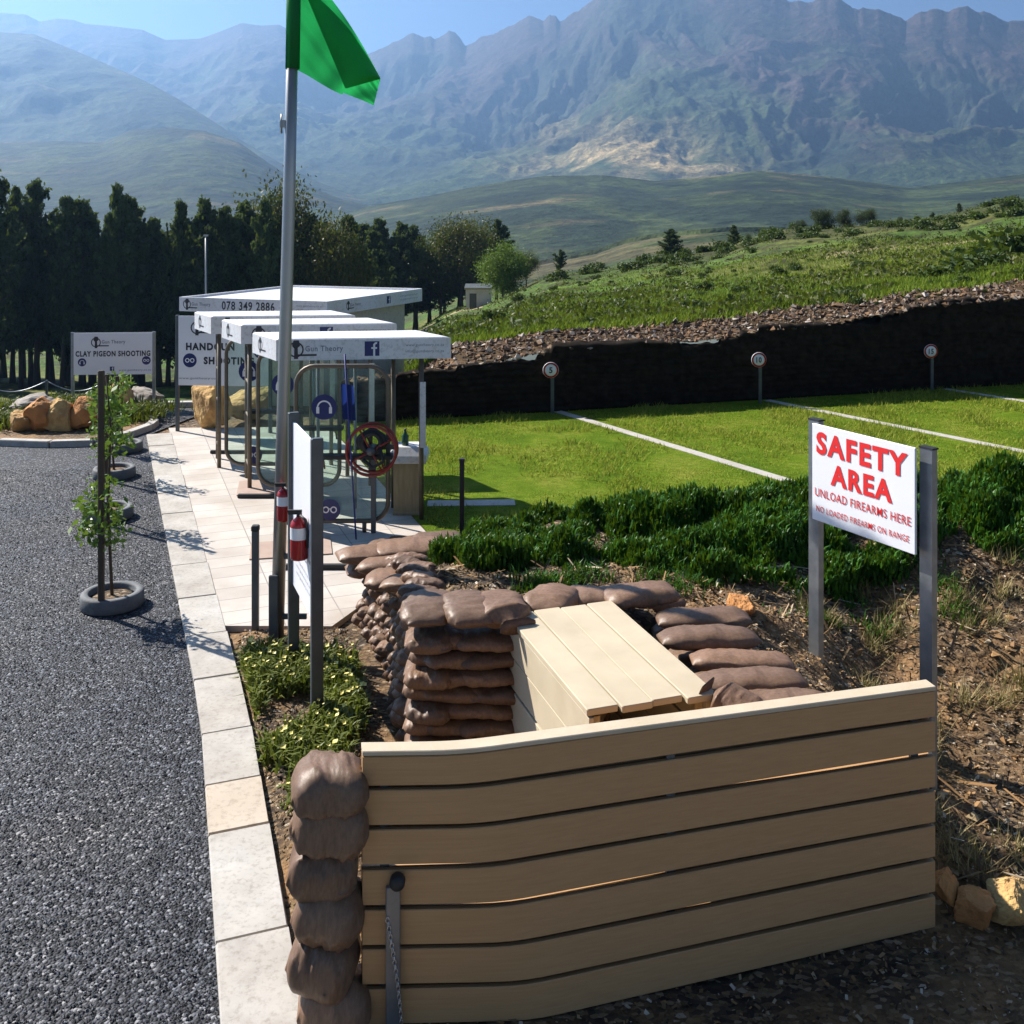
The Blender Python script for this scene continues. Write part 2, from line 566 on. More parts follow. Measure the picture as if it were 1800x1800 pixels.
def mk_glass():
    m, nt, b = newmat('acrylic_pane')
    tr = nt.nodes.new('ShaderNodeBsdfTransparent'); tr.inputs[0].default_value = (.86, .94, .91, 1)
    gl = nt.nodes.new('ShaderNodeBsdfGlossy'); gl.inputs['Roughness'].default_value = .08
    gl.inputs[0].default_value = (.8, .9, .88, 1)
    df = nt.nodes.new('ShaderNodeBsdfDiffuse'); df.inputs[0].default_value = (.5, .6, .57, 1)
    lw = nt.nodes.new('ShaderNodeLayerWeight'); lw.inputs[0].default_value = .25
    mx = nt.nodes.new('ShaderNodeMixShader')
    nt.links.new(lw.outputs['Fresnel'], mx.inputs[0]); nt.links.new(tr.outputs[0], mx.inputs[1]); nt.links.new(gl.outputs[0], mx.inputs[2])
    m2 = nt.nodes.new('ShaderNodeMixShader')
    dn = noise(nt, 3, 4)
    nt.links.new(ramp(nt, dn, [(.4, (.02, .02, .02)), (.8, (.13, .13, .13))]), m2.inputs[0])
    nt.links.new(mx.outputs[0], m2.inputs[1]); nt.links.new(df.outputs[0], m2.inputs[2])
    nt.links.new(m2.outputs[0], nt.nodes['Material Output'].inputs[0])
    nt.nodes.remove(b)
    return m


M['glass'] = mk_glass()

# haze
hz, hnt, hb = newmat('haze_air')
hnt.nodes.remove(hb)
pv = hnt.nodes.new('ShaderNodeVolumePrincipled')
pv.inputs['Color'].default_value = (.32, .57, 1.0, 1)
pv.inputs['Density'].default_value = HAZE_DENSITY
pv.inputs['Anisotropy'].default_value = .5
hnt.links.new(pv.outputs[0], hnt.nodes['Material Output'].inputs['Volume'])


# ------------------------------------------------------------------ lines on the plan
def kerb_l(y): return -2.49 - .3985 * (y - 8.25) if y > 8.25 else -2.49 - .336 * (y - 8.25)
def kerb_r(y): return -2.14 - .393 * (y - 8.25) if y > 8.25 else -2.14 - .345 * (y - 8.25)


# left sandbag wall: base line and top line
W1B = [(-.80, 7.15), (-.90, 7.7), (-1.07, 8.75), (-1.40, 9.6), (-1.66, 10.1)]
W1T = [(-.72, 7.15, 1.12), (-.78, 7.7, 1.1), (-.90, 8.6, 1.0), (-1.12, 9.5, .80), (-1.42, 10.2, .45)]


def w1x(y):
    return np.interp(y, [p[1] for p in W1B], [p[0] for p in W1B])


def ground_h(X, Y):
    X = np.asarray(X, float); Y = np.asarray(Y, float)
    # crest height of the berm along X
    hc = np.interp(X, [-1.6, -.6, .9, 2.75, 4.5, 5.6, 9], [.2, .45, .72, .98, 1.22, 1.42, 1.6])
    hp = np.interp(X, [-1.3, -.6, .5, 1.2, 2.5, 5], [.85, 1.02, 1.06, .98, .92, .98])
    t = sst(8.0, 10.6, Y) * (1 - sst(.8, 1.6, X)) + sst(8.45, 9.15, Y + .25 * fbm(X * 2, Y * 0, 61, 3)) * sst(.8, 1.6, X)
    base = hp * (1 - t) + hc * t
    base = base * (1 - sst(10.9, 12.7, Y + .12 * (X + 1)))
    # pit cut out
    dx = np.maximum(np.maximum(-.75 - X, X - 1.15), 0); dy = np.maximum(Y - 7.12, 0)
    dpit = np.sqrt(dx * dx + dy * dy)
    base = base * sst(.12, .42, dpit)
    # left limit: the retaining sandbag wall
    base = base * sst(.12, .42, X - w1x(np.clip(Y, 7.15, 12.5)) - np.clip(Y - 10.1, 0, 9) * -.1)
    # near limit
    yf = np.interp(X, [-1, 1.0, 2.3, 2.7, 4, 8], [7.0, 5.75, 5.72, 5.5, 5.55, 5.6])
    wd = np.interp(X, [1.0, 2.3, 2.9], [.35, .5, .8])
    base = base * sst(0, 1, (Y - yf) / wd)
    gentle = np.clip(.25 * (Y - 5.7), 0, .85)
    gentle = gentle + (hc - gentle) * sst(8.9, 9.7, Y + .3 * fbm(X * 2, Y * 0, 61, 3))
    gentle = gentle * (1 - sst(10.9, 12.7, Y + .12 * (X + 1)))
    wx = sst(1.75, 2.9, X)
    base = base * (1 - wx) + gentle * wx
    n = (fbm(X * 1.7, Y * 1.7, 3, 4) - .5)
    n2 = (fbm(X * 6, Y * 6, 9, 3) - .5)
    rough = np.clip(base * 2, 0, 1)
    z = base + n * (.05 + .22 * rough) + n2 * (.02 + .06 * rough)
    # flat under drive, walk and lawn
    kr = np.where(Y > 8.25, -2.14 - .393 * (Y - 8.25), -2.14 - .345 * (Y - 8.25))
    bedm = sst(.0, .25, X - kr)
    flat = ((Y > 9.85) & (X < kr + 3.1) & (X < w1x(np.clip(Y, 7, 12.5)) + .1)) | (Y > 12.75)
    z = np.where(flat, -.06, z * bedm - .06 * (1 - bedm) + .012 * bedm)
    return np.where((Y > 12.75) | (X < kr), -.06, z)


def gz(x, y):
    return float(ground_h(np.array([x]), np.array([y]))[0])


# ------------------------------------------------------------------ setting: near ground
xs = np.arange(-24, 22.01, .09); ys = np.arange(1.0, 27.01, .09)
gx, gy = np.meshgrid(xs, ys)


def sheet(name, poly, z, mat, kind='structure', th=None):
    mb = MB()
    if th: mb.prism(poly, z - th, z)
    else: mb.add([(x, y, z) for x, y in poly], [tuple(range(len(poly)))])
    return tag(mb.build(name, mat), kind=kind)


drive = [(kerb_l(2.5), 2.5), (kerb_l(8.25), 8.25), (kerb_l(18.7), 18.7), (-6.3, 20.6), (-5.0, 21.4), (-6.0, 21.8), (-20, 21.9), (-22, 2.5)]
sheet('driveway', drive, -.03, M['gravel'])
dcol = None

# walkway (own frame: local y along the kerb)
wk = [(kerb_r(9.96) + .004, 9.96), (-1.75, 9.95), (-1.5, 10.6), (-1.2, 11.4), (-1.08, 12.9), (-3.45, 19.3), (kerb_r(19.2) + .004, 19.2)]
ang = math.atan(.393)
ca, sa = math.cos(-ang), math.sin(-ang)
o0 = Vector((kerb_r(9.96), 9.96))
loc = [((x - o0.x) * ca - (y - o0.y) * sa, (x - o0.x) * sa + (y - o0.y) * ca) for x, y in wk]
mbw = MB(); mbw.prism(loc, -.12, 0)
walk = tag(mbw.build('walkway', M['walk']), kind='structure')
walk.location = (o0.x, o0.y, 0); walk.rotation_euler = (0, 0, ang)

# kerb of separate stones
jy = [2.6, 3.6, 4.55, 5.68, 6.66, 7.22, 7.93, 8.85, 9.75, 10.7, 11.7, 12.7, 13.7, 14.7, 15.7, 16.7, 17.7, 18.65]
mk = MB()
kcols = []
for i in range(len(jy) - 1):
    a, b = jy[i] + .006, jy[i + 1] - .006
    dzz = R.uniform(-.004, .004)
    sl_ = .13
    poly = [(kerb_l(a), a - sl_ * .5), (kerb_r(a), a + sl_ * .5), (kerb_r(b), b + sl_ * .5), (kerb_l(b), b - sl_ * .5)]
    c = Vector((sum(p[0] for p in poly) / 4, sum(p[1] for p in poly) / 4))
    top = [((p[0] - c.x) * .965 + c.x, (p[1] - c.y) * .99 + c.y, .012 + dzz) for p in poly]
    mid = [(p[0], p[1], -.006 + dzz) for p in poly]
    bot = [(p[0], p[1], -.2) for p in poly]
    fs = [(0, 1, 2, 3)] + [(4 + k, 4 + (k + 1) % 4, (k + 1) % 4, k) for k in range(4)] + [(8 + k, 8 + (k + 1) % 4, 4 + (k + 1) % 4, 4 + k) for k in range(4)]
    mk.add(top + mid + bot, fs, 1 if abs(jy[i] - 6.66) < .05 else (2 if i % 5 == 3 else 0))
M['concrete_b'] = simple('kerb_concrete_beige', (.55, .47, .38), (.45, .38, .30), 3.5, .85, bs=60, bd=.002)
M['concrete_c'] = simple('kerb_concrete_pale', (.55, .525, .49), (.39, .365, .33), 5, .85, bs=60, bd=.002)
tag(mk.build('kerb', [M['concrete'], M['concrete_b'], M['concrete_c']]), kind='structure')

# island with its kerb, at the far left of the drive
isl_px = [(-420, 768), (-200, 770), (0, 771), (90, 774), (165, 772), (225, 758), (262, 745), (272, 737), (255, 729), (225, 723), (150, 718), (60, 716), (-150, 716), (-420, 716)]
isl = [P(x, y, .08) for x, y in isl_px]
mi_ = MB()
mi_.prism([(p.x, p.y) for p in isl], -.06, .03)
tag(mi_.build('island_soil', M['soil']), kind='structure')
kb = MB()
pts = [Vector((p.x, p.y, 0)) for p in isl[:12]]
for i in range(len(pts) - 1):
    a, b = pts[i], pts[i + 1]
    d = (b - a); L = d.length; d.normalize()
    rot = Matrix(((d.x, -d.y, 0), (d.y, d.x, 0), (0, 0, 1)))
    kb.box((a + b) / 2 + Vector((0, 0, .0)), (L * 1.0 - .008, .17, .16), rot, bev=.015)
tag(kb.build('island_kerb', M['concrete_c']), kind='structure')
kb = MB()
a, b = P(205, 714), P(345, 712)
d = (b - a).normalized(); rot = Matrix(((d.x, -d.y, 0), (d.y, d.x, 0), (0, 0, 1)))
kb.box((a + b) / 2, ((b - a).length, .2, .16), rot, bev=.015)
tag(kb.build('drive_end_kerb', M['concrete_c']), kind='structure')

# lawn
lawn_poly = [(-1.05, 11.6), (-1.07, 12.9), (-3.45, 19.35), (-3.2, 19.6), (.86, 20.75), (5.43, 22.1), (10.0, 23.5), (18, 25.9), (18, 11.6)]
sheet('lawn', lawn_poly, .004, M['lawn'])


def strip(name, a, b, w, z=.01):
    a = Vector((a.x, a.y, 0)); b = Vector((b.x, b.y, 0)); d = (b - a).normalized(); n = Vector((-d.y, d.x, 0)) * w / 2
    mb = MB()
    mb.prism([tuple((a - n)[:2]), tuple((b - n)[:2]), tuple((b + n)[:2]), tuple((a + n)[:2])], -.03, z)
    return tag(mb.build(name, M['strip']), kind='structure')


M['strip'] = simple('pale_concrete_strip', (.5, .47, .43), (.4, .37, .33), 3, .9, bs=30, bd=.004)
strip('lane_strip', P(978, 723), P(1352, 836) + Vector((.9, -1.5, 0)), .2, .012)
strip('lane_strip', P(1348, 704), P(1722, 779) + Vector((1.6, -2.4, 0)), .2, .012)
strip('lane_strip', P(1660, 684), P(1850, 716) + Vector((2.5, -3.4, 0)), .2, .012)
strip('lane_strip', P(745, 886) + Vector((.05, 0, 0)), P(905, 884), .28, .012)

# ------------------------------------------------------------------ hillside and valley (one sheet, photo-measured heights)
WALL_PX = [560, 745, 975, 1335, 1635, 1800, 2300, 3200]
wall_base = [(-3.3, 19.55), (-1.6, 20.05), (.86, 20.75), (5.43, 22.1), (9.9, 23.45), (12.2, 24.15), (20.0, 26.5)]


def wall_y(x): return np.interp(x, [-40] + [p[0] for p in wall_base] + [60], [19.5] + [p[1] for p in wall_base] + [38])


_gf = grid_faces(len(xs), len(ys)); _fx = gx.ravel()[_gf[:, 0]]; _fy = gy.ravel()[_gf[:, 0]]
_gf = _gf[(_fy < np.where(_fx < -3.4, 21.7, wall_y(_fx) + .2))]
tag(npmesh('ground', np.stack([gx, gy, ground_h(gx, gy)], -1).reshape(-1, 3), _gf, M['soil']), kind='structure')

CT = {  # px : [(Y, z)...]
    -1800: [(21, -.06), (90, -11.2), (180, -19.5), (400, -36), (2600, -45)],
    520: [(21, -.06), (90, -11.2), (180, -19.5), (400, -36), (2600, -45)],
    680: [(21, .3), (40, -1.5), (90, -7.5), (180, -16.5), (400, -33), (2600, -45)],
    820: [(20.6, .95), (21.8, 1.25), (30, .55), (60, -2.0), (110, -6.2), (140, -8.8), (250, -17), (2600, -45)],
    1000: [(21, 1.2), (22.5, 1.45), (40, .3), (80, -1.5), (120, -2.9), (200, -9), (400, -25), (2600, -45)],
    1200: [(22, 1.28), (23.5, 1.55), (40, .62), (80, -.1), (120, -.9), (200, -8), (400, -22), (2600, -45)],
    1400: [(22.6, 1.42), (24.2, 1.8), (40, 1.05), (80, 1.2), (120, 2.1), (200, -6), (400, -22), (2600, -45)],
    1600: [(23.6, 1.75), (25.2, 2.05), (40, 1.7), (80, 2.1), (120, 3.4), (200, -2), (400, -20), (2600, -45)],
    1800: [(24.4, 1.98), (26, 2.3), (40, 2.2), (80, 3.0), (120, 5.6), (200, 3), (400, -16), (2600, -45)],
    2300: [(26, 2.3), (28, 2.6), (40, 3.0), (80, 5.0), (120, 8.5), (200, 9), (400, -10), (2600, -45)],
    3600: [(30, 2.4), (34, 2.7), (50, 4.0), (80, 6.5), (120, 11), (200, 14), (400, 0), (2600, -45)],
}
cpx = sorted(CT)


def far_h(px, Y):
    """height of the far sheet: interpolate tables over px, then log distance"""
    px = np.asarray(px, float); Y = np.asarray(Y, float); lY = np.log(Y)
    out = np.zeros(np.broadcast(px, Y).shape)
    cols = np.stack([np.interp(lY, np.log([q[0] for q in CT[c]]), [q[1] for q in CT[c]]) for c in cpx], 0)
    idx = np.clip(np.searchsorted(cpx, px) - 1, 0, len(cpx) - 2)
    a = np.take(cpx, idx); b = np.take(cpx, idx + 1)
    t = np.clip((px - a) / (b - a), 0, 1)
    t = t * t * (3 - 2 * t)
    A = np.take_along_axis(cols, idx[None], 0)[0]; B = np.take_along_axis(cols, (idx + 1)[None], 0)[0]
    z = A * (1 - t) + B * t
    X = (px - 900) / F * Y
    amp = np.clip((Y - 22) * .02, 0, 1.2)
    z = z + (fbm(X * .12, Y * .12, 21, 4) - .5) * amp * 1.1 + (fbm(X * .9, Y * .9, 31, 3) - .5) * .14 * sst(22, 28, Y)
    return z


def fz(px, Y): return float(far_h(np.array([px]), np.array([float(Y)]))[0])


pxs = np.concatenate([np.arange(-1700, -100, 25), np.arange(-100, 1950, 5.0), np.arange(1950, 3500, 25)])
tt = np.linspace(0, 1, 260) ** 1.0
y0 = np.array([0.0] * len(pxs))
for i, p in enumerate(pxs):
    if p < 560: y0[i] = 21.0
    else:
        y = 20.0
        for _ in range(20): y = float(wall_y((p - 900) / F * y)) + .28
        y0[i] = y if p > 700 else 21.0 + (y - 21.0) * (p - 560) / 140
LY = np.log(y0)[None, :] + tt[:, None] * (np.log(2600) - np.log(y0))[None, :]
YY = np.exp(LY); PX = np.broadcast_to(pxs[None, :], YY.shape)
XX = (PX - 900) / F * YY
ZZ = far_h(PX, YY)
# cover colours
n_a = fbm(XX * .05, YY * .05, 41, 5); n_b = fbm(XX * .5, YY * .5, 51, 4)
green = np.array([.065, .125, .014]); olive = np.array([.12, .13, .03]); brush = np.array([.045, .042, .018]); rub = np.array([.10, .06, .032]); sand = np.array([.36, .29, .19])
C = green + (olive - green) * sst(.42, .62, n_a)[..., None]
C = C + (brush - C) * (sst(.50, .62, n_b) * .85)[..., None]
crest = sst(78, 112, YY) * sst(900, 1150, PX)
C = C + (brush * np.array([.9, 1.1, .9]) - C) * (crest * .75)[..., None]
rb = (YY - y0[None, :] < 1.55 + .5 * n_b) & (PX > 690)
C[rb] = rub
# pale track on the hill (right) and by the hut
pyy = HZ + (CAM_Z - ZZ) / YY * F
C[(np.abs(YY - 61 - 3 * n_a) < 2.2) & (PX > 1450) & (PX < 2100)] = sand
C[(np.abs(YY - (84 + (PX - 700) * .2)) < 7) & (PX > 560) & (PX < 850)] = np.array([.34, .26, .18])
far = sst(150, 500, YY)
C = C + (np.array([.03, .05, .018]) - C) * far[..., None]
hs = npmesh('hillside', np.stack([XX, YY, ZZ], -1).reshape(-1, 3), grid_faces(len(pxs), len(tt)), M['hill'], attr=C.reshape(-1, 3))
tag(hs, kind='structure')

# ------------------------------------------------------------------ mountains
def range_mesh(name, line, Yc, Yf, zf, power, seed, rough, cover, px0, px1, n=620, m=150, back=.35, ridge_sc=1.0, crag=0.0, steep=0.0):
    """a ridge whose crest passes through the photo line at distance Yc; front slope down to Yf"""
    px = np.linspace(px0, px1, n)
    yc = np.interp(px, [p[0] for p in line], [p[1] for p in line])
    D = Yc if np.isscalar(Yc) else np.interp(px, [p[0] for p in Yc], [p[1] for p in Yc])
    D = np.broadcast_to(D, px.shape).astype(float)
    yc = yc + (fbm(px * .11, px * 0 + seed, seed + 31, 4) - .5) * 7 * crag * sst(600, 760, px)
    zc = CAM_Z + (HZ - yc) / F * D
    t = np.concatenate([np.linspace(0, 1, m) ** .72, np.linspace(1, 1 + back, 14)[1:]])
    T = np.broadcast_to(t[:, None], (len(t), n))
    Y = Yf + (D[None, :] - Yf) * T
    X = (px[None, :] - 900) / F * Y
    s = ridge_sc; Tc = np.clip(T, 0, 1)
    prof = np.where(T <= 1, (1 - steep) * Tc ** power + steep * Tc ** 4.2, 1 - (T - 1) / back * 1.0)
    env = np.clip(T * 2.2, 0, 1) * np.where(T < 1, np.clip((1.0 - T) * 7, 0, 1), 0)
    hi = sst(.45, .85, T + .3 * (fbm(X / 800, Y / 800, seed + 21, 3) - .5))
    wx_ = (fbm(X / 650, Y / 650, seed + 7, 4) - .5) * 520; wy_ = (fbm(X / 650 + 9, Y / 650 + 4, seed + 8, 4) - .5) * 520
    gul = fbm((X + wx_) / 760 * s, (Y + wy_) / 900 * s, seed, 7, True, .52) - .60
    fin = fbm((X + wx_ * .6) / 210 * s, (Y + wy_ * .6) / 300 * s, seed + 3, 6, True, .6) - .60
    big = fbm((X + wx_) / 1900 * s + .3, (Y + wy_) / 2400 * s, seed + 41, 3, True) - .6
    def smooth(a, w):
        k = np.exp(-np.linspace(-2.2, 2.2, 2 * w + 1) ** 2); k /= k.sum()
        return np.convolve(np.pad(a, w, mode='edge'), k, 'valid')
    z1, z2 = smooth(zc, max(3, int(n * .012))), smooth(zc, max(6, int(n * .05)))
    q1 = sst(.90, .995, T); q2 = sst(.55, .92, T)
    zce = (z2[None, :] * (1 - q2) + z1[None, :] * q2) * (1 - q1) + zc[None, :] * q1
    H = (z2 - zf)[None, :]
    Z = zf + (zce - zf) * prof
    nn = gul * (.14 + .46 * hi) + big * .28 + fin * (.025 + .22 * hi)
    nn = np.where(nn > 0, nn * (1 - .7 * sst(.4, .85, T)), nn)
    Z = Z + nn * H * env * rough
    cap = CAM_Z + (HZ - yc)[None, :] / F * Y * 1.0 - 6
    Z = np.where(T < 1, np.minimum(Z, cap + 4 * np.minimum(T, 1)), Z)
    col = cover(px[None, :] + 0 * Y, Y, T, X, gul, fin, Z)
    V = np.stack([X, Y, Z], -1).reshape(-1, 3)
    o = npmesh(name, V, grid_faces(n, len(t)), M['mount'], attr=col.reshape(-1, 3))
    return tag(o, kind='structure')


GRN = np.array([.045, .066, .026]); ROCK = np.array([.062, .043, .045]); TAN = np.array([.26, .20, .11]); FOR = np.array([.012, .024, .014]); OLV = np.array([.045, .068, .02])


def cov_main(px, Y, T, X, g, f, Z):
    n = fbm(X / 500, Y / 500, 71, 5)
    C = np.broadcast_to(GRN, px.shape + (3,)).copy()
    C += (OLV - C) * sst(.4, .62, n)[..., None]
    k = sst(.55, .85, T + (n - .5) * .7 + f * .5 - .05 * sst(1500, 1000, px))
    C += (ROCK - C) * k[..., None]
    dk = sst(-.02, -.16, g) * sst(.15, .4, T)
    C += (FOR * 1.6 - C) * (dk * .7)[..., None]
    # pale dry-grass slopes
    tn = np.exp(-((px - 1070 - 200 * (.5 - T)) / 130) ** 2) * np.exp(-((T - .5) / .16) ** 2) * sst(.38, .6, fbm(X / 160, Y / 300, 77, 4))
    C += (TAN - C) * np.clip(tn * 1.0, 0, .6)[..., None]
    t2 = np.exp(-((px - 1120) / 170) ** 2) * np.exp(-((T - .42) / .06) ** 2) * sst(.3, .55, fbm(X / 140, Y / 140, 79, 4))
    C += (TAN * 1.3 - C) * np.clip(t2 * 1.5, 0, .95)[..., None]
    t3 = np.exp(-((px - 1480) / 75) ** 2) * np.exp(-((T - .52) / .07) ** 2) * sst(.3, .5, fbm(X / 120, Y / 120, 99, 4))
    C += (FOR - C) * np.clip(t3 * 1.5, 0, .95)[..., None]
    return C


def cov_green(px, Y, T, X, g, f, Z):
    n = fbm(X / 260, Y / 260, 81, 5)
    C = np.broadcast_to(GRN, px.shape + (3,)).copy()
    C = C * .8
    C += (OLV * .8 - C) * sst(.42, .6, n)[..., None]
    C += (FOR - C) * (sst(.47, .60, fbm(X / 70, Y / 120, 83, 5)) * .85)[..., None]
    C += (TAN * .5 - C) * (sst(.66, .76, fbm(X / 200, Y / 90, 85, 4)) * .6)[..., None]
    return C


SKYL = [(-900, 40), (-400, 45), (-150, 28), (0, 22), (45, 25), (70, 38), (100, 32), (130, 35), (150, 42), (190, 45), (250, 52), (290, 70), (350, 68), (380, 58), (425, 40),
        (460, 45), (490, 43), (520, 58), (560, 76), (600, 98), (640, 97), (660, 90), (690, 75), (725, 58), (745, 65), (755, 62), (764, 70), (778, 64), (790, 54), (800, 57),
        (818, 79), (850, 65), (900, 45), (930, 28), (945, 33), (955, 36), (966, 27), (976, 25), (985, 37), (1030, 10), (1060, -12), (1110, -30), (1160, -34), (1230, -22), (1300, -30), (1340, -24),
        (1370, -6), (1392, 3), (1430, 3), (1440, -6), (1470, -6), (1500, 15), (1540, 16), (1560, 20), (1592, 36), (1612, 22), (1640, 16), (1668, 20), (1684, 12), (1700, 10), (1716, 20),
        (1740, 24), (1770, 37), (1830, 38), (1950, 20), (2200, 30), (2600, -10), (3200, 20)]
range_mesh('mountain_range', SKYL, [(-900, 6800), (300, 6200), (800, 5800), (1100, 4800), (1500, 4300), (2600, 4000)], 1800, -40, 1.5, 101, 1.0, cov_main, -900, 3000, 1100, 240, crag=1.0, steep=.42)
SPUR = [(-900, 40), (-400, 70), (-100, 50), (60, 60), (130, 88), (200, 118), (260, 145), (310, 172), (370, 210), (430, 250), (490, 285), (560, 320), (640, 350), (720, 375), (800, 400)]
range_mesh('mountain_spur', SPUR, [(-900, 4600), (100, 4300), (500, 3000), (800, 2500)], 1900, -40, 1.25, 131, .55, cov_green, -900, 800, 420, 120)
FOOT = [(-900, 230), (-300, 240), (0, 250), (100, 248), (180, 250), (230, 229), (300, 224), (360, 230), (420, 250), (470, 285), (530, 322), (600, 350), (700, 372), (780, 395)]
range_mesh('foothill', FOOT, [(-900, 2500), (300, 2300), (780, 1900)], 1100, -42, 1.0, 151, .35, cov_green, -900, 780, 380, 90)
MID = [(380, 440), (480, 418), (560, 392), (650, 362), (740, 347), (830, 329), (900, 317), (960, 309), (1060, 308), (1150, 318), (1230, 312), (1330, 300), (1450, 310), (1600, 330), (1700, 318), (1850, 300), (2300, 290), (3000, 270)]
range_mesh('wooded_hill', MID, 1500, 620, -38, .9, 171, .3, cov_green, 380, 3000, 620, 100)
NEARH = [(760, 505), (900, 468), (1050, 438), (1100, 420), (1160, 409), (1280, 399), (1390, 400), (1500, 398), (1700, 390), (2100, 360), (3000, 340)]
range_mesh('low_hill', NEARH, 480, 260, -24, .9, 191, .22, cov_green, 760, 3000, 420, 70)

# haze air
hb_ = MB().box((0, 5200, 690), (30000, 11000, 1620))
hob = hb_.build('haze', hz)
tag(hob, kind='stuff')
hob.display_type = 'WIRE'

# ------------------------------------------------------------------ lettering
_tc = {}


def text2d(txt, bold=.0):
    k = (txt, bold)
    if k in _tc: return _tc[k]
    cu = bpy.data.curves.new('t', 'FONT'); cu.body = txt; cu.size = 1; cu.offset = bold; cu.resolution_u = 3; cu.space_character = 1.08 + bold * 2.6
    ob = bpy.data.objects.new('t', cu); COL.objects.link(ob)
    bpy.context.view_layer.update()
    dg = bpy.context.evaluated_depsgraph_get()
    me = bpy.data.meshes.new_from_object(ob.evaluated_get(dg))
    vs = [(v.co.x, v.co.y) for v in me.vertices]; fs = [tuple(p.vertices) for p in me.polygons]
    bpy.data.objects.remove(ob); bpy.data.curves.remove(cu); bpy.data.meshes.remove(me)
    _tc[k] = (vs, fs)
    return vs, fs


class Face:
    """a flat sign face: origin at its centre, u to the reader's right, v up, n towards the reader"""
    def __init__(s, o, u, v):
        s.o = Vector(o); s.u = Vector(u).normalized(); s.v = Vector(v).normalized(); s.n = s.u.cross(s.v)
        s.d = {}; s.k = 0; s.emb = set()

    def pt(s, a, b, h=.0015): return s.o + s.u * a + s.v * b + s.n * h

    def mb(s, key): return s.d.setdefault((s.k, key), MB())

    def nxt(s): s.k += 1

    def text(s, key, txt, cx, cy, w, h, bold=.0, off=.0015):
        s.nxt(); vs, fs = text2d(txt, bold)
        x0 = min(v[0] for v in vs); x1 = max(v[0] for v in vs); y0 = min(v[1] for v in vs); y1 = max(v[1] for v in vs)
        s.mb(key).add([s.pt(cx + ((x - x0) / (x1 - x0) - .5) * w, cy + ((y - y0) / (y1 - y0) - .5) * h, off) for x, y in vs], fs)

    def rect(s, key, cx, cy, w, h, off=.0015):
        s.mb(key).add([s.pt(cx + a * w / 2, cy + b * h / 2, off) for a, b in ((-1, -1), (1, -1), (1, 1), (-1, 1))], [(0, 1, 2, 3)])

    def disc(s, key, cx, cy, r, off=.0015, n=24, r2=None):
        if r2 is None:
            s.mb(key).add([s.pt(cx + r * math.cos(2 * math.pi * k / n), cy + r * math.sin(2 * math.pi * k / n), off) for k in range(n)], [tuple(range(n))])
        else:
            s.arc(key, cx, cy, r2, r, 0, 2 * math.pi, off, n)

    def arc(s, key, cx, cy, r0, r1, a0, a1, off=.0015, n=18):
        vs = []
        for k in range(n + 1):
            a = a0 + (a1 - a0) * k / n
            vs += [s.pt(cx + r * math.cos(a), cy + r * math.sin(a), off) for r in (r0, r1)]
        s.mb(key).add(vs, [(2 * k, 2 * k + 1, 2 * k + 3, 2 * k + 2) for k in range(n)])

    def poly(s, key, pts, off=.0015):
        s.mb(key).add([s.pt(a, b, off) for a, b in pts], [tuple(range(len(pts)))])

    def headset(s, cx, cy, r, off=.0015):
        s.nxt()
        s.disc('navy', cx, cy, r, off)
        s.arc('white', cx, cy - r * .05, r * .46, r * .58, math.radians(5), math.radians(175), off + .002)
        for q in (-1, 1):
            s.rect('white', cx + q * r * .5, cy - r * .25, r * .24, r * .5, off + .002)

    def goggles(s, cx, cy, r, off=.0015):
        s.nxt()
        s.disc('navy', cx, cy, r, off)
        for q in (-1, 1):
            s.disc('white', cx + q * r * .36, cy, r * .32, off + .002, 18, r * .2)
        s.rect('white', cx, cy + r * .08, r * .22, r * .1, off + .002)

    def fsquare(s, cx, cy, w, off=.0015):
        s.nxt()
        s.rect('navy', cx, cy, w, w, off)
        a = w * .12
        s.rect('white', cx + a * 1.2, cy - w * .1, a * 1.15, w * .8, off + .002)
        s.rect('white', cx + a * 1.2, cy + w * .04, a * 3.2, a, off + .0025)
        s.arc('white', cx + a * 2.5, cy + w * .22, a * .75, a * 1.85, math.radians(75), math.radians(180), off + .003, 8)

    def logo(s, cx, cy, h, off=.0015, text=True, col='black'):
        """emblem: bird shot target ring with a standing dark figure, then the range's name in script"""
        s.nxt(); s.emb.add((s.k, col))
        s.disc(col, cx, cy, h * .42, off, 20, h * .34)
        s.poly(col, [(cx - h * .1, cy - h * .5), (cx + h * .12, cy - h * .5), (cx + h * .1, cy + h * .1), (cx + h * .22, cy + h * .2), (cx + h * .16, cy + h * .5), (cx - h * .12, cy + h * .5), (cx - h * .2, cy + h * .2), (cx - h * .08, cy + h * .05)], off + .001)
        s.rect(col, cx + h * .55, cy - h * .3, h * 1.1, h * .1, off + .0015)
        if text:
            s.text('soft', 'Gun Theory', cx + h * 1.5, cy + h * .0, h * 2.0, h * .4, .015, off)

    def build(s, parent, names=None):
        mats = {'navy': M['navy'], 'white': M['sign_white'], 'black': M['black_letter'], 'red': M['red_letter'], 'soft': M['grey_letter'], 'dred': M['ext_red']}
        nm = {'navy': 'icon', 'white': 'symbol', 'black': 'lettering', 'red': 'lettering', 'soft': 'small_lettering', 'dred': 'ring'}
        out = {}
        for (n, k), mb in s.d.items():
            sub = k == 'white' and (n, 'navy') in out
            par = out[(n, 'navy')] if sub else parent
            o = mb.build('emblem' if k in ('black', 'soft') and (n, k) in s.emb else nm[k], mats[k]); o.parent = par
            if parent.type == 'EMPTY' and not sub: o.location = -Vector(parent.location)
            out[(n, k)] = o
        return out


def at(mb, name, mat, root):
    """part whose geometry was written in world coordinates, under a root Empty (unrotated)"""
    o = mb.build(name, mat, root)
    o.location = -Vector(root.location)
    return o


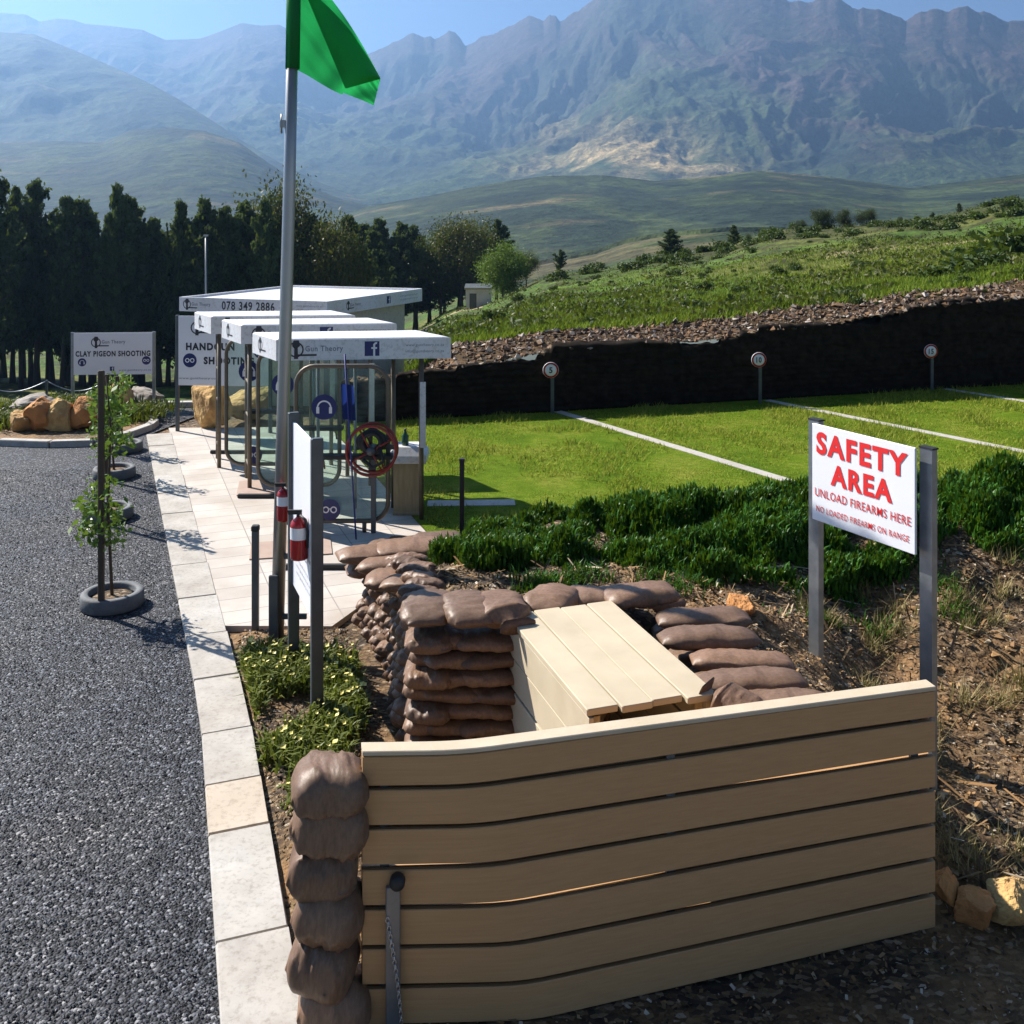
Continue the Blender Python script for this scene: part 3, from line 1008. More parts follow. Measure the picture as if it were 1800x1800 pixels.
def zrot(d):
    d = Vector((d[0], d[1], 0)).normalized()
    return Matrix(((d.x, -d.y, 0), (d.y, d.x, 0), (0, 0, 1)))


# ------------------------------------------------------------------ far wall of shaded sandbags with rubble behind
def wall_top_z(x):
    """top of the wall by X, stepping up to the right"""
    xs_, zs_ = [-3.4, -1.9, -1.1, .38, .8, 4.45, 5.4, 8.0, 8.75, 9.25, 12.2, 14.5, 20, 22], [.78, .84, .94, 1.0, 1.28, 1.26, 1.5, 1.54, 1.66, 1.9, 2.02, 2.1, 2.35, 2.4]
    return np.interp(x, xs_, zs_)


def build_wall():
    xs_ = np.arange(-3.3, 20, .055)
    vs = np.linspace(0, 1, 56)
    T, Xg = np.meshgrid(vs, xs_, indexing='ij')
    top = wall_top_z(Xg)
    # quantise the top to courses so that it steps like stacked bags
    top = np.round(top / .11) * .11
    z = -.08 + (top + .08) * T
    course = z / .12; ci = np.floor(course); cf = course - ci
    u = Xg / .5 + (ci % 2) * .5 + _h(ci, ci * 0, 5) * .3
    uf = u - np.floor(u)
    bulge = (np.clip(1 - (2 * cf - 1) ** 4, 0, 1) ** .5) * (np.clip(1 - (2 * uf - 1) ** 6, 0, 1) ** .5)
    dep = bulge * .10 * (.7 + .6 * _h(np.floor(u), ci, 9)) + (fbm(Xg * 8, z * 8, 3, 3) - .5) * .03
    lean = .12 * z
    Y = wall_y(Xg) + .08 - dep + lean
    X2 = Xg + dep * .28
    zz = z + (fbm(Xg * 3.1, z * 0 + 3, 77, 3) - .5) * .09 * T
    V = np.stack([X2, Y, zz], -1).reshape(-1, 3)
    n = len(xs_); m = len(vs)
    Fc = grid_faces(n, m)
    # top: three rows going back, lumpy
    b0 = len(V); rows = []
    for k, back in enumerate((.12, .26, .42)):
        xx = xs_; zt = zz[-1] + (.03, .02, -.06)[k] + (fbm(xx * 6, xx * 0 + k * 3.7, 88, 3) - .5) * .09
        rows.append(np.stack([xx + .03, Y[-1] + back, zt], -1))
    V = np.concatenate([V] + rows)
    last = np.arange((m - 1) * n, m * n)
    prev = last
    fl = [Fc]
    for k in range(3):
        cur = b0 + k * n + np.arange(n)
        fl.append(np.stack([prev[:-1], prev[1:], cur[1:], cur[:-1]], -1)); prev = cur
    return V, np.concatenate(fl)


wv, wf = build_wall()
M['wallbag'] = simple('shade_toned_sandbag_cloth', (.032, .025, .019), (.011, .009, .007), 6, .95, bs=20, bd=.01, spec=.03)  # near-black base: the wall's shade is put into the cloth colour
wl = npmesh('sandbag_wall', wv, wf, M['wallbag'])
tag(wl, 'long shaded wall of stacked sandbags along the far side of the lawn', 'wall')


# scattered stones on the wall and slope (uncountable)
def scatter_rocks(name, pos, size, mat, seed, flat=.7):
    rs = np.random.RandomState(seed)
    base = np.array([(1, 0, 0), (-1, 0, 0), (0, 1, 0), (0, -1, 0), (0, 0, 1), (0, 0, -1)], float)
    bf = np.array([(0, 2, 4), (2, 1, 4), (1, 3, 4), (3, 0, 4), (2, 0, 5), (1, 2, 5), (3, 1, 5), (0, 3, 5)])
    N = len(pos)
    v = base[None] * size[:, None, None] * (rs.rand(N, 6, 1) * .8 + .5) * np.array([1, 1, flat])
    v += (rs.rand(N, 6, 3) - .5) * size[:, None, None] * .7
    a = rs.rand(N) * 6.28; c, s_ = np.cos(a), np.sin(a)
    x = v[..., 0] * c[:, None] - v[..., 1] * s_[:, None]; y = v[..., 0] * s_[:, None] + v[..., 1] * c[:, None]
    v = np.stack([x, y, v[..., 2]], -1) + pos[:, None, :]
    f = (bf[None] + (np.arange(N) * 6)[:, None, None]).reshape(-1, 3)
    return npmesh(name, v.reshape(-1, 3), f, mat, False)


N = 8000
rx = NR.uniform(-3.2, 19, N); rd = NR.rand(N) ** .9 * 1.75 + .16
ry = wall_y(rx) + rd
rpx = 900 + rx / ry * F
rz = far_h(rpx, ry)
rz = np.maximum(rz, wall_top_z(rx) - .02 * 0 - .05 * (rd < .5)) if False else rz
rz = np.where(rd < .55, np.maximum(rz, wall_top_z(rx) - .02), rz)
tag(scatter_rocks('rubble', np.stack([rx, ry, rz + .01], -1), NR.rand(N) ** 3.5 * .085 + .02, M['rubble'], 5), kind='stuff')


# ------------------------------------------------------------------ sandbags
def bag_geo(L=.6, Wd=.32, H=.15, seed=0, tied=False, nu=44, nv=30):
    rs = np.random.RandomState(seed)
    u = np.linspace(0, 1, nu); a = np.linspace(0, 2 * np.pi, nv, endpoint=False)
    U, A = np.meshgrid(u, a, indexing='ij')
    s = np.abs(2 * U - 1)
    wid = Wd / 2 * np.clip(1 - s ** 5, 0, 1) ** .33 * (1 - .04 * np.sin(U * 7 + seed))
    hei = H / 2 * np.clip(1 - s ** 3.2, 0, 1) ** .5
    wid = np.maximum(wid, Wd * .34); hei = np.maximum(hei, H * .07)
    if tied:
        k = np.clip((U - .72) / .28, 0, 1)
        neck = 1 - np.sin(np.clip(k * 1.25, 0, 1) * np.pi / 2) * .86 + np.clip((k - .78) / .22, 0, 1) * .55
        wid = Wd / 2 * np.where(U < .72, np.clip(1 - (np.clip(1 - U / .36, 0, 1)) ** 5, 0.02, 1) ** .33, 1) * np.where(U >= .72, neck, 1)
        hei = H / 2 * np.where(U < .72, np.clip(1 - (np.clip(1 - U / .36, 0, 1)) ** 3.2, .02, 1) ** .5, 1) * np.where(U >= .72, neck * 1.1, 1)
    ce, se = np.cos(A), np.sin(A)
    e = .75
    y = np.sign(ce) * np.abs(ce) ** e * wid; z = np.sign(se) * np.abs(se) ** e * hei
    z = np.where(z < 0, z * .75, z)
    x = (U - .5) * L
    nz = fbm(U * 5 + seed * 3.1, A * 1.3 + seed, seed, 4) - .5
    wr = (fbm(U * 13 + seed + np.sin(A) * .8, np.cos(A) * 2.2 + seed * 2, seed + 50, 4, True) - .6) * (1 + 1.3 * s ** 2)
    lg = (fbm(U * 2.2 + seed, A * 2.6, seed + 90, 4, True) - .6)
    z = z + (nz * .038 + wr * .004 + lg * .008) * np.clip(hei / (H / 2), 0, 1); y = y + nz * .03 + wr * .005
    y = y + .02 * np.sin(U * 3.2 + seed * 1.7)
    V = np.stack([x, y, z], -1).reshape(-1, 3)
    i = np.arange(nu * nv).reshape(nu, nv); j = np.roll(i, -1, 1)
    Fc = np.stack([i[:-1], i[1:], j[1:], j[:-1]], -1).reshape(-1, 4)
    c0 = len(V); V = np.concatenate([V, V[:nv].mean(0, keepdims=True), V[-nv:].mean(0, keepdims=True)])
    tri0 = np.stack([i[0], j[0], np.full(nv, c0), np.full(nv, c0)], -1)
    tri1 = np.stack([j[-1], i[-1], np.full(nv, c0 + 1), np.full(nv, c0 + 1)], -1)
    return V, Fc, tri0[:, :3], tri1[:, :3]


def bag_mesh(name, **k):
    V, Fc, a, b = bag_geo(**k)
    me = bpy.data.meshes.new(name)
    me.from_pydata([tuple(v) for v in V], [], [tuple(f) for f in Fc] + [tuple(f) for f in a] + [tuple(f) for f in b])
    me.polygons.foreach_set('use_smooth', [True] * len(me.polygons))
    me.materials.append(M['bag']); me.update()
    return me


BAGS = [bag_mesh('sandbag', seed=i + 1) for i in range(6)]
TIED = [bag_mesh('sandbag', seed=20 + i, tied=True, H=.17) for i in range(2)]


def bag(loc, yaw, label, group, me=None, sc=(1, 1, 1), pitch=0, roll=0):
    o = bpy.data.objects.new('sandbag', me or R.choice(BAGS))
    COL.objects.link(o)
    o.location = loc
    o.rotation_euler = (math.radians(roll), math.radians(pitch), math.radians(yaw))
    o.scale = sc
    return tag(o, label, 'sandbag', group)


rj = lambda a: R.uniform(-a, a)
# stack facing the camera, left of the cream box (shaded)
G_STACK = 'sandbags of the shaded stack beside the cream box'
L_STACK = 'brown sandbag in the shaded stack left of the cream plank box'
zc = .055; k = 0
while zc < 1.06:
    off = 0 if k % 2 == 0 else .25
    for x in (-.50 + off * .5, -.17 + off * .15):
        bag((x + rj(.015), 7.26 + rj(.02), zc), rj(4) + (180 if R.random() < .5 else 0), L_STACK, G_STACK, sc=(.84, 1.15, .92), pitch=rj(2))
    # end bags, laid across, their ends showing on the left side
    for y in (7.18, 7.5):
        bag((-.62 + rj(.02) + zc * .05, y + rj(.02) + off * .3, zc + rj(.006)), rj(6) + 180, 'brown sandbag at the left corner of the shaded stack', 'sandbags at the left corner of the shaded stack', sc=(.55, .95, .98), pitch=rj(3))
    zc += .118; k += 1

# left retaining wall: bag ends showing to the left, sunlit at the far end
G_W1 = 'sandbags of the sunlit retaining wall by the walkway'
L_W1 = 'tan sandbag end in the sloping retaining wall beside the walkway'
rows = 9
for r in range(rows):
    fr = (r + .5) / rows
    ylist = np.arange(7.75, 10.15, .17)
    for i, y in enumerate(ylist):
        yb = y + (.085 if r % 2 else 0)
        if yb > 10.12: continue
        xb = np.interp(yb, [p[1] for p in W1B], [p[0] for p in W1B])
        xt = np.interp(yb, [p[1] for p in W1T], [p[0] for p in W1T]); zt = np.interp(yb, [p[1] for p in W1T], [p[2] for p in W1T])
        z = .05 + r * .112
        if z > zt + .02: continue
        f = z / max(zt, .2)
        x = xb + (xt - xb) * f
        bag((x + .15 + rj(.03), yb + rj(.02), z + rj(.012)), 168 + rj(16), L_W1, G_W1, sc=(.56 + rj(.05), .58 + rj(.07), .92), pitch=rj(7) - 4, roll=rj(8))

# bags lying on top, each its own
TOPS = [
    (752, 1062, 1.15, 95, None, (.95, 1.15, 1), 'shadowed sandbag on the left corner of the stack, under the notice board shadow'),
    (822, 1064, 1.17, 100, None, (.9, 1.2, 1.1), 'mauve brown sandbag on top of the stack, beside the shadowed corner bag'),
    (885, 1066, 1.17, -70, 'T0', (1.0, 1.15, 1.0), 'sandbag with its tied neck hanging over the front of the stack'),
    (968, 1050, 1.13, 80, None, (.8, 1.15, 1.15), 'short plump sandbag behind the far left corner of the cream box'),
    (1050, 1046, 1.1, 8, None, (1.0, 1.0, 1.05), 'flat sandbag behind the far edge of the cream box'),
    (1126, 1040, 1.15, 10, None, (.95, 1.0, 1.0), 'long flat sandbag behind the far right corner of the cream box'),
]
for px, py, z, yaw, me, sc, lb in TOPS:
    p = P(px, py, z + .05)
    bag((p.x, p.y, z + .02), yaw + rj(3), lb, 'sandbags lying on top of the back wall', TIED[0] if me else None, sc)
RIGHT = [
    (1236, 1076, 1.10, 2, None, (1.12, .82, .85), 'farthest sandbag of the row stepping down right of the cream box'),
    (1246, 1110, 1.12, 5, None, (1.15, .86, 1.0), 'plump sandbag second from the far end of the row right of the box'),
    (1304, 1150, 1.10, -2, None, (1.1, .8, .9), 'sandbag in the middle of the row right of the cream box'),
    (1318, 1186, 1.12, 2, None, (1.15, .85, .95), 'sandbag second from the near end of the row right of the box'),
    (1376, 1226, 1.10, -3, None, (1.0, .9, .9), 'nearest untied sandbag of the row, just above the tan gate'),
    (1290, 1226, 1.13, 142, 'T1', (.6, .85, 1.0), 'small sandbag with an upright tied neck above the tan gate'),
]
for px, py, z, yaw, me, sc, lb in RIGHT:
    p = P(px, py, z + .05)
    bag((p.x, p.y, z + .0), yaw, lb, 'sandbags in the row right of the cream box', TIED[1] if me else None, sc, pitch=rj(2) - (18 if me else 0), roll=rj(3))
# bags under that row
for r in range(4):
    for (px, py) in ((1215, 1085), (1240, 1125), (1285, 1160), (1310, 1195), (1345, 1235)):
        p = P(px, py, 1.1)
        bag((p.x + .06 + rj(.02), p.y + .06 + rj(.03), .95 - r * .14), rj(5), 'brown sandbag low in the right hand wall of the pit beside the box', 'sandbags low in the right wall of the pit', sc=(1.05, .9, 1))
for px, py, yaw, z in ((968, 1062, 3, .99), (1060, 1056, 4, .97), (1140, 1050, 5, .99), (930, 1064, -4, .86), (1020, 1060, 3, .85), (1110, 1056, 2, .86)):
    p = P(px, py, z + .05)
    bag((p.x, p.y + .05, z), yaw, 'brown sandbag under the top course of the back wall behind the cream box', 'sandbags under the top course behind the box', sc=(1, 1, 1))

# loose pile at the far end of the wall, by the booth
PILE = [
    (650, 963, .62, 20, (1.1, 1.2, 1.0), 'crumpled sandbag at the left end of the low pile by the booth'),
    (722, 952, .66, 5, (1.25, 1.3, .9), 'wide flat sandbag on the top of the low pile by the booth'),
    (690, 984, .70, -6, (1.1, 1.0, 1.0), 'sandbag sagging at the front of the low pile by the booth'),
    (748, 985, .72, 8, (1.15, 1.0, .95), 'long sandbag in the middle of the low pile, shaded below'),
    (738, 1012, .86, -4, (1.1, 1.05, .95), 'low sandbag between the pile and the shaded stack'),
    (770, 940, .56, 12, (.9, 1.2, .9), 'flat sandbag at the far right of the low pile, beside the lawn'),
]
for px, py, z, yaw, sc, lb in PILE:
    p = P(px, py, z + .06)
    bag((p.x, p.y, z), yaw, lb, 'sandbags in the low pile by the booth', None, sc, pitch=rj(4), roll=rj(5))
for px, py, z, yaw in ((700, 975, .50, 10), (760, 965, .5, -5), (660, 990, .48, 15), (730, 1005, .62, 0), (700, 1010, .72, 3), (745, 950, .4, 0), (690, 958, .38, 5)):
    p = P(px, py, z + .06)
    bag((p.x + .03, p.y + .05, z), yaw, 'sandbag underneath the low pile by the booth', 'sandbags underneath the low pile', sc=(1.1, 1.2, 1.05))

# pillar of bags left of the gate
zb = .11
for r in range(5):
    bag((-.905 + (.03, -.02, .015, -.025, .01)[r], 5.07 + rj(.03), zb + r * .222), (8, 174, -6, 186, 10)[r],
        'dark sagging sandbag in the stacked pillar left of the tan gate', 'sandbags of the pillar by the gate', BAGS[(r * 2 + 1) % 6],
        sc=(.58 + rj(.04), 1.1, 2.25), pitch=(6, -5, 4, -7, 5)[r], roll=(-10, -4, -12, -6, -8)[r])
o = bag((-.90, 5.05, 1.175), 12, 'bulging sunlit sandbag on top of the pillar left of the gate', 'sandbags of the pillar by the gate', BAGS[3], (.62, 1.2, 1.8), roll=-6)
# loose sandbags slumped down the left of the pillar
for px, py, z, yaw, lb in ((522, 1490, .75, 70, 'slumped sandbag flap beside the upper part of the gate pillar'), (548, 1640, .32, 75, 'slumped sandbag beside the middle of the gate pillar'), (572, 1740, .1, 80, 'slumped sandbag at the foot of the gate pillar')):
    p = P(px, py, z)
    bag((p.x + .05, p.y + .1, z), yaw, lb, 'slumped sandbags by the gate pillar', None, (.5, .6, 1.0), pitch=55)


# ------------------------------------------------------------------ tan plank gate
GA = Vector((-.733, 5.02, 0)); GB = Vector((2.36, 5.71, 0))
gd = (GB - GA); GL = gd.length; gdn = gd.normalized(); gn = Vector((gdn.y, -gdn.x, 0))  # towards the camera


def gate_pt(t, z, off=0.0):
    tk = .15 + .11 * (1 - z / 1.37)          # the panel is bent along a slanting line
    a, b = .62 * t, .62 * tk * (1 - t) / (1 - tk)
    k = .035
    h = max(0, k - abs(a - b)) / k
    bow = min(a, b) - h * h * k * .25
    return GA + gd * t + gn * (bow + off) + Vector((0, 0, z))


gate = empty('plank_gate', GA, 'wide tan plank gate with seven bowed boards in the foreground', 'gate')
mb = MB()
SLN = 7; pitch = .1955; ztop = 1.37
nt_ = 40
def plank(mb, z0, z1, o0, o1, t0=0, t1=1, wob=0):
    vs = []; fs = []
    for i in range(nt_ + 1):
        t = t0 + (t1 - t0) * i / nt_
        w = wob * math.sin(t * 5 + z0 * 9)
        b = .004
        for o, z in ((o1 - b, z1), (o0 + b, z1), (o0, z1 - b), (o0, z0 + b), (o0 + b, z0), (o1 - b, z0), (o1, z0 + b), (o1, z1 - b)):
            vs.append(gate_pt(t, z + w, -o))
    for i in range(nt_):
        for k in range(8):
            k2 = (k + 1) % 8
            fs.append((i * 8 + k, i * 8 + k2, i * 8 + 8 + k2, i * 8 + 8 + k))
    fs.append(tuple(range(7, -1, -1))); fs.append(tuple(nt_ * 8 + k for k in range(8)))
    mb.add(vs, fs)
for i in range(SLN):
    z1 = ztop - i * pitch
    z0 = z1 - pitch + .024
    if i == 0: z1 -= .0
    plank(mb, z0, z1 - (.028 if i == 0 else 0), 0, .032, wob=.002)
gp = at(mb, 'plank_panel', M['gate'], gate)
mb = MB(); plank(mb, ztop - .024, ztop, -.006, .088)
M['gate_top'] = simple('sunlit_tone_cap_board', (.58, .48, .35), (.48, .39, .27), 4, .6, bs=30, bd=.001)  # paler than the gate boards: sunlight on the cap put into its colour
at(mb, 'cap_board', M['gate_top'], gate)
mb = MB()
for i in range(SLN):     # back skin of boards, slightly lower so daylight shows as thin lines
    z1 = ztop - .028 - i * pitch + (.018 if i else 0)
    plank(mb, z1 - pitch + (.010 if i else -.010), z1, .055, .08, wob=.008)
at(mb, 'back_boards', M['gate'], gate)
mb = MB()
for t in (.035, .5, .965):
    p = gate_pt(t, .66, -.0435)
    mb.box(p, (.045, .022, 1.3), zrot(gd))
at(mb, 'frame_post', M['dark_steel'], gate)
mb = MB()
p = gate_pt(.045, 0, .035)
mb.box((p.x, p.y, .36), (.07, .03, .74), zrot(gd), bev=.004)
at(mb, 'drop_post', M['galv'], gate)
mb = MB()
p = gate_pt(.053, .755, .02)
mb.lathe([(.034, 0), (.038, .008), (.038, .04), (.03, .055), (.012, .06)], 16, p, Matrix(((1, 0, 0), (0, 0, -1), (0, 1, 0))))
at(mb, 'latch_knob', M['black'], gate)
mb = MB()
nlk = 27
for i in range(nlk):
    t = i / (nlk - 1)
    q = gate_pt(.036 + .022 * math.sin(t * 1.3), .58 - t * .54, .062)
    ring = []
    for a in range(10):
        an = 2 * math.pi * a / 10
        lx, lz = .008 * math.cos(an), .0145 * math.sin(an)
        d = gdn if i % 2 == 0 else (gdn * .35 + gn * .94)
        ring.append(q + d * lx + Vector((0, 0, lz)))
    mb.tube(ring, .0026, 5, closed=True)
M['chain'] = simple('bright_chain', (.6, .6, .6), (.45, .45, .46), 20, .3, .9)
at(mb, 'chain', M['chain'], gate)

# ------------------------------------------------------------------ cream plank box in the pit
BZ = 1.19
fl, fr_, nr_, nl = P(887, 1078, BZ), P(1078, 1057, BZ), P(1258, 1216, BZ), P(1032, 1248, BZ)
bc = (fl + fr_ + nr_ + nl) / 4
ld = ((nl + nr_) - (fl + fr_)); BL = ld.length / 2; ld.normalize()
wd_ = Vector((-ld.y, ld.x, 0)); BW = ((fr_ - fl).dot(wd_) + (nr_ - nl).dot(wd_)) / 2
box = empty('plank_box', (bc.x, bc.y, 0), 'cream plank bullet trap box standing inside the sandbag pit', 'box')
Rb = Matrix(((ld.x, wd_.x, 0), (ld.y, wd_.y, 0), (0, 0, 1)))
mb = MB()
npl = 4
for i in range(npl):
    w = BW / npl
    dl = (-.02, .015, -.01, .04)[i]
    c = Vector((bc.x, bc.y, BZ - .02)) + wd_ * ((i + .5) * w - BW / 2) + ld * dl * .5
    mb.box(c + Vector((0, 0, (.0, .003, -.002, .002)[i])), (BL + dl, w - .009, .04), Rb, bev=.005)
at(mb, 'top_boards', M['cream'], box)
mb = MB()
for sgn, nm in ((-1, 'l'), (1, 'r')):
    for i in range(5):
        h = .225
        z = BZ - .045 - (i + .5) * h
        dl = (.0, -.03, .02, -.05, .0)[i]
        c = Vector((bc.x, bc.y, z)) + wd_ * sgn * (BW / 2 - .03 - (0, .006, 0, .008, 0)[i]) + ld * (-.0 + dl * .4)
        mb.box(c, (BL - .03 + dl, .03, h - .012), Rb, bev=.003)
at(mb, 'side_boards', M['cream'], box)
mb = MB()
mb.box(Vector((bc.x, bc.y, .55)) - ld * (BL / 2 - .06), (.03, BW - .12, 1.1), Rb)
at(mb, 'back_panel', M['cream'], box)
mb = MB()
for sgn in (-1, 1):
    mb.box(Vector((bc.x, bc.y, .55)) + ld * (BL / 2 - .08) + wd_ * sgn * (BW / 2 - .075), (.05, .05, 1.15), Rb)
at(mb, 'inner_frame', M['timber'], box)


# ------------------------------------------------------------------ SAFETY AREA sign
d2 = 6.6; d1 = d2 * 1.12
sL = PY(1427, 743, d1); sR = PY(1608, 789, d2)
su = Vector((sR.x - sL.x, sR.y - sL.y, 0)); SW = su.length; su.normalize()
SH = 188 / F * d2
sc_ = Vector(((sL.x + sR.x) / 2, (sL.y + sR.y) / 2, (sL.z + sR.z) / 2 - SH / 2))
sign = empty('safety_sign', (sc_.x, sc_.y, gz(sc_.x, sc_.y)), 'white board with red SAFETY AREA lettering on two grey posts', 'sign')
fs_ = Face(sc_, su, (0, 0, 1))
Rs = zrot(su)
at(MB().box(sc_ - fs_.n * .012, (SW, .02, SH), Rs, bev=.003), 'board', M['sign_white'], sign)
for px, d, tp in ((1425, d1, 740), (1622, d2, 790)):
    p = PY(px, tp, d)
    g0 = gz(p.x, p.y) - .25
    mb = MB()
    # open C channel
    c = Vector((p.x, p.y, (p.z + g0) / 2)) - fs_.n * .055
    hh = p.z - g0
    wd0 = .097
    mb.box(c + fs_.n * .025, (wd0, .004, hh), Rs)
    mb.box(c - su * (wd0 / 2 - .002), (.004, .046, hh), Rs)
    mb.box(c + su * (wd0 / 2 - .002), (.004, .046, hh), Rs)
    o = at(mb, 'post', M['galv'], sign)
    at(MB().box(Vector((c.x, c.y, p.z + .006)), (.107, .06, .012), Rs), 'post_cap', M['black'], sign)
fs_.text('red', 'SAFETY', -.005, SH * .5 - SH * .185, SW * .89, SH * .235, .04)
fs_.text('red', 'AREA', -.0, SH * .5 - SH * .475, SW * .60, SH * .215, .04)
fs_.text('red', 'UNLOAD FIREARMS HERE', .0, SH * .5 - SH * .70, SW * .93, SH * .085, .004)
fs_.text('red', 'NO LOADED FIREARMS ON RANGE', .0, SH * .5 - SH * .87, SW * .9, SH * .062, .003)
fs_.build(sign)

# ------------------------------------------------------------------ flagpole, flag, notice board, extinguishers, bollard
pb = P(487, 1131); ptp = PY(517.5, -6, pb.y)
pole = empty('flagpole', pb, 'tall silver flagpole beside the walkway flying a green flag', 'flagpole')
at(MB().tube([pb + Vector((0, 0, .0)), pb + (ptp - pb) * .35, pb + (ptp - pb) * .7, ptp + Vector((0, 0, .35))], [.062, .06, .057, .052], 20), 'pole', M['alu'], pole)
cx = Vector((pb.x - .03, pb.y - .075, .0))
at(MB().box((pb.x - .015, pb.y - .075, .3), (.085, .035, .72), bev=.004), 'base_channel', M['dark_steel'], pole)
for z in (.26, .82):
    at(MB().box((pb.x + .13, pb.y - .02, z), (.3, .03, .045)), 'bracket', M['dark_steel'], pole)
mb = MB(); q = pb + (ptp - pb) * ((1131 - 440 / 2) / 1137)
q = PY(500, 218, pb.y)
mb.box(q + Vector((-.01, -.02, 0)), (.05, .03, .07)); mb.tube([q + Vector((-.02, -.03, .09)), q + Vector((-.02, -.03, -.09))], .009, 8)
at(mb, 'cleat', M['alu'], pole)


# green flag: main cloth and a doubled-over flap hanging in front of it, sleeve round the pole
def cloth(poly_fn, nu, nv):
    vs = [poly_fn(i / nu, j / nv) for j in range(nv + 1) for i in range(nu + 1)]
    return vs, [(j * (nu + 1) + i, j * (nu + 1) + i + 1, (j + 1) * (nu + 1) + i + 1, (j + 1) * (nu + 1) + i) for j in range(nv) for i in range(nu)]


def lerp2(a, b, t): return (a[0] + (b[0] - a[0]) * t, a[1] + (b[1] - a[1]) * t)


def flag_main(a, b):
    top = lerp2((520, -70), (669, 138), a)
    top = (top[0] + 6 * math.sin(a * math.pi), top[1] - 12 * math.sin(a * math.pi))
    bot = lerp2((524, 124), (657, 185), a); bot = (bot[0], bot[1] + 7 * math.sin(a * math.pi) ** 2 * (1 if a < .6 else .4))
    x, y = lerp2(top, bot, b)
    dep = .05 * math.sin(a * 6.5 + b * 2) * a + .03 * math.sin(b * 9 - a * 4) * a + .16 * a * (1 - b) + .022 * math.sin(a * 17 + b * 9) * a + .012 * math.sin(b * 23 - a * 11)
    return PY(x, y, pb.y + .06 + dep)


def flag_flap(a, b):
    """triangle folded down over the front, from the upper hoist to the fly"""
    top = lerp2((530, -28), (668, 136), a)
    top = (top[0] + 6 * math.sin(a * math.pi), top[1] - 12 * math.sin(a * math.pi))
    bot = lerp2((530, -28), (607, 156), min(1, a / .62)) if a < .62 else lerp2((607, 156), (668, 139), (a - .62) / .38)
    x, y = lerp2(top, bot, b)
    dep = .018 * math.sin(a * 15 + b * 7) * a + .05 * math.sin(a * 6.5) * a + .16 * a - .10 * math.sin(b * math.pi) * min(1, a * 2) - .14 * b * min(1, a * 3)
    return PY(x, y, pb.y + .045 + dep)


e0 = PY(517, -60, pb.y); e1 = PY(514.2, 121, pb.y)
fl_ = empty('flag', e1, 'drooping green cloth flag flying from the tall silver flagpole', 'flag')
vs, fs = cloth(flag_main, 60, 48); at(MB().add(vs, fs, 0, True), 'cloth', M['flag'], fl_)
vs, fs = cloth(flag_flap, 60, 30); at(MB().add(vs, fs, 0, True), 'fold', M['flag'], fl_)
at(MB().tube([e1, e0], .0665, 18), 'sleeve', M['flag'], fl_)

# notice board seen along its edge
nb, nf = P(557, 1270), P(516, 1176)
bd_ = Vector((nf.x - nb.x, nf.y - nb.y, 0)); BLn = bd_.length; bd_.normalize()
nbo = empty('notice_board', nb, 'white notice board on two grey posts seen nearly edge on beside the flagpole', 'notice board')
Rn = zrot(bd_)
for p, t in ((nb, 2.24), (nf, 2.26)):
    at(MB().box((p.x, p.y, t / 2 - .1), (.055, .095, t + .2), Rn, bev=.006), 'post', M['dark_steel'], nbo)
nl_ = Vector((-bd_.y, bd_.x, 0))   # towards the driveway
cb = (nb + nf) / 2
bc2 = Vector((cb.x, cb.y, 1.47)) + nl_ * .0
at(MB().box(bc2, (BLn - .05, .025, 1.42), Rn, bev=.003), 'board', M['sign_white'], nbo)
fn = Face(bc2 + nl_ * .013, -bd_, (0, 0, 1))
fn.logo(-.0, -.28, .14, col='soft')
for i in range(3):
    fn.text('soft', 'www.guntheory.co.za', 0, -.42 - i * .06, .6, .03, .0)
fn.build(nbo)


def extinguisher(p, h, r, label):
    e = empty('fire_extinguisher', p, label, 'fire extinguisher', 'fire extinguishers by the flagpole')
    at(MB().lathe([(r * .9, 0), (r, .015), (r, h * .7), (r * .85, h * .78), (r * .4, h * .84), (r * .3, h * .87)], 20, p), 'body', M['ext_red'], e)
    mb = MB(); mb.lathe([(r * .32, h * .87), (r * .32, h * .93), (r * .2, h * .96)], 12, p); mb.box(p + Vector((-r * .5, 0, h * .97)), (r * 1.6, .02, .02)); mb.box(p + Vector((-r * .5, 0, h * .92)), (r * 1.5, .018, .012))
    at(mb, 'valve', M['black'], e)
    at(MB().tube([p + Vector((r * .2, -r * .4, h * .9)), p + Vector((r * .9, -r * 1.0, h * .85)), p + Vector((r * 1.1, -r * .8, h * .6)), p + Vector((r * 1.05, -r * .55, h * .25))], .011, 8), 'hose', M['black'], e)
    vs = []
    for z in (h * .42, h * .66):
        for k in range(9):
            a = math.radians(180 + k * 20)
            vs.append(p + Vector(((r + .002) * math.cos(a), (r + .002) * math.sin(a), z)))
    at(MB().add(vs, [(k, k + 1, 10 + k, 9 + k) for k in range(8)], 0, True), 'label', M['sign_white'], e)
    return e


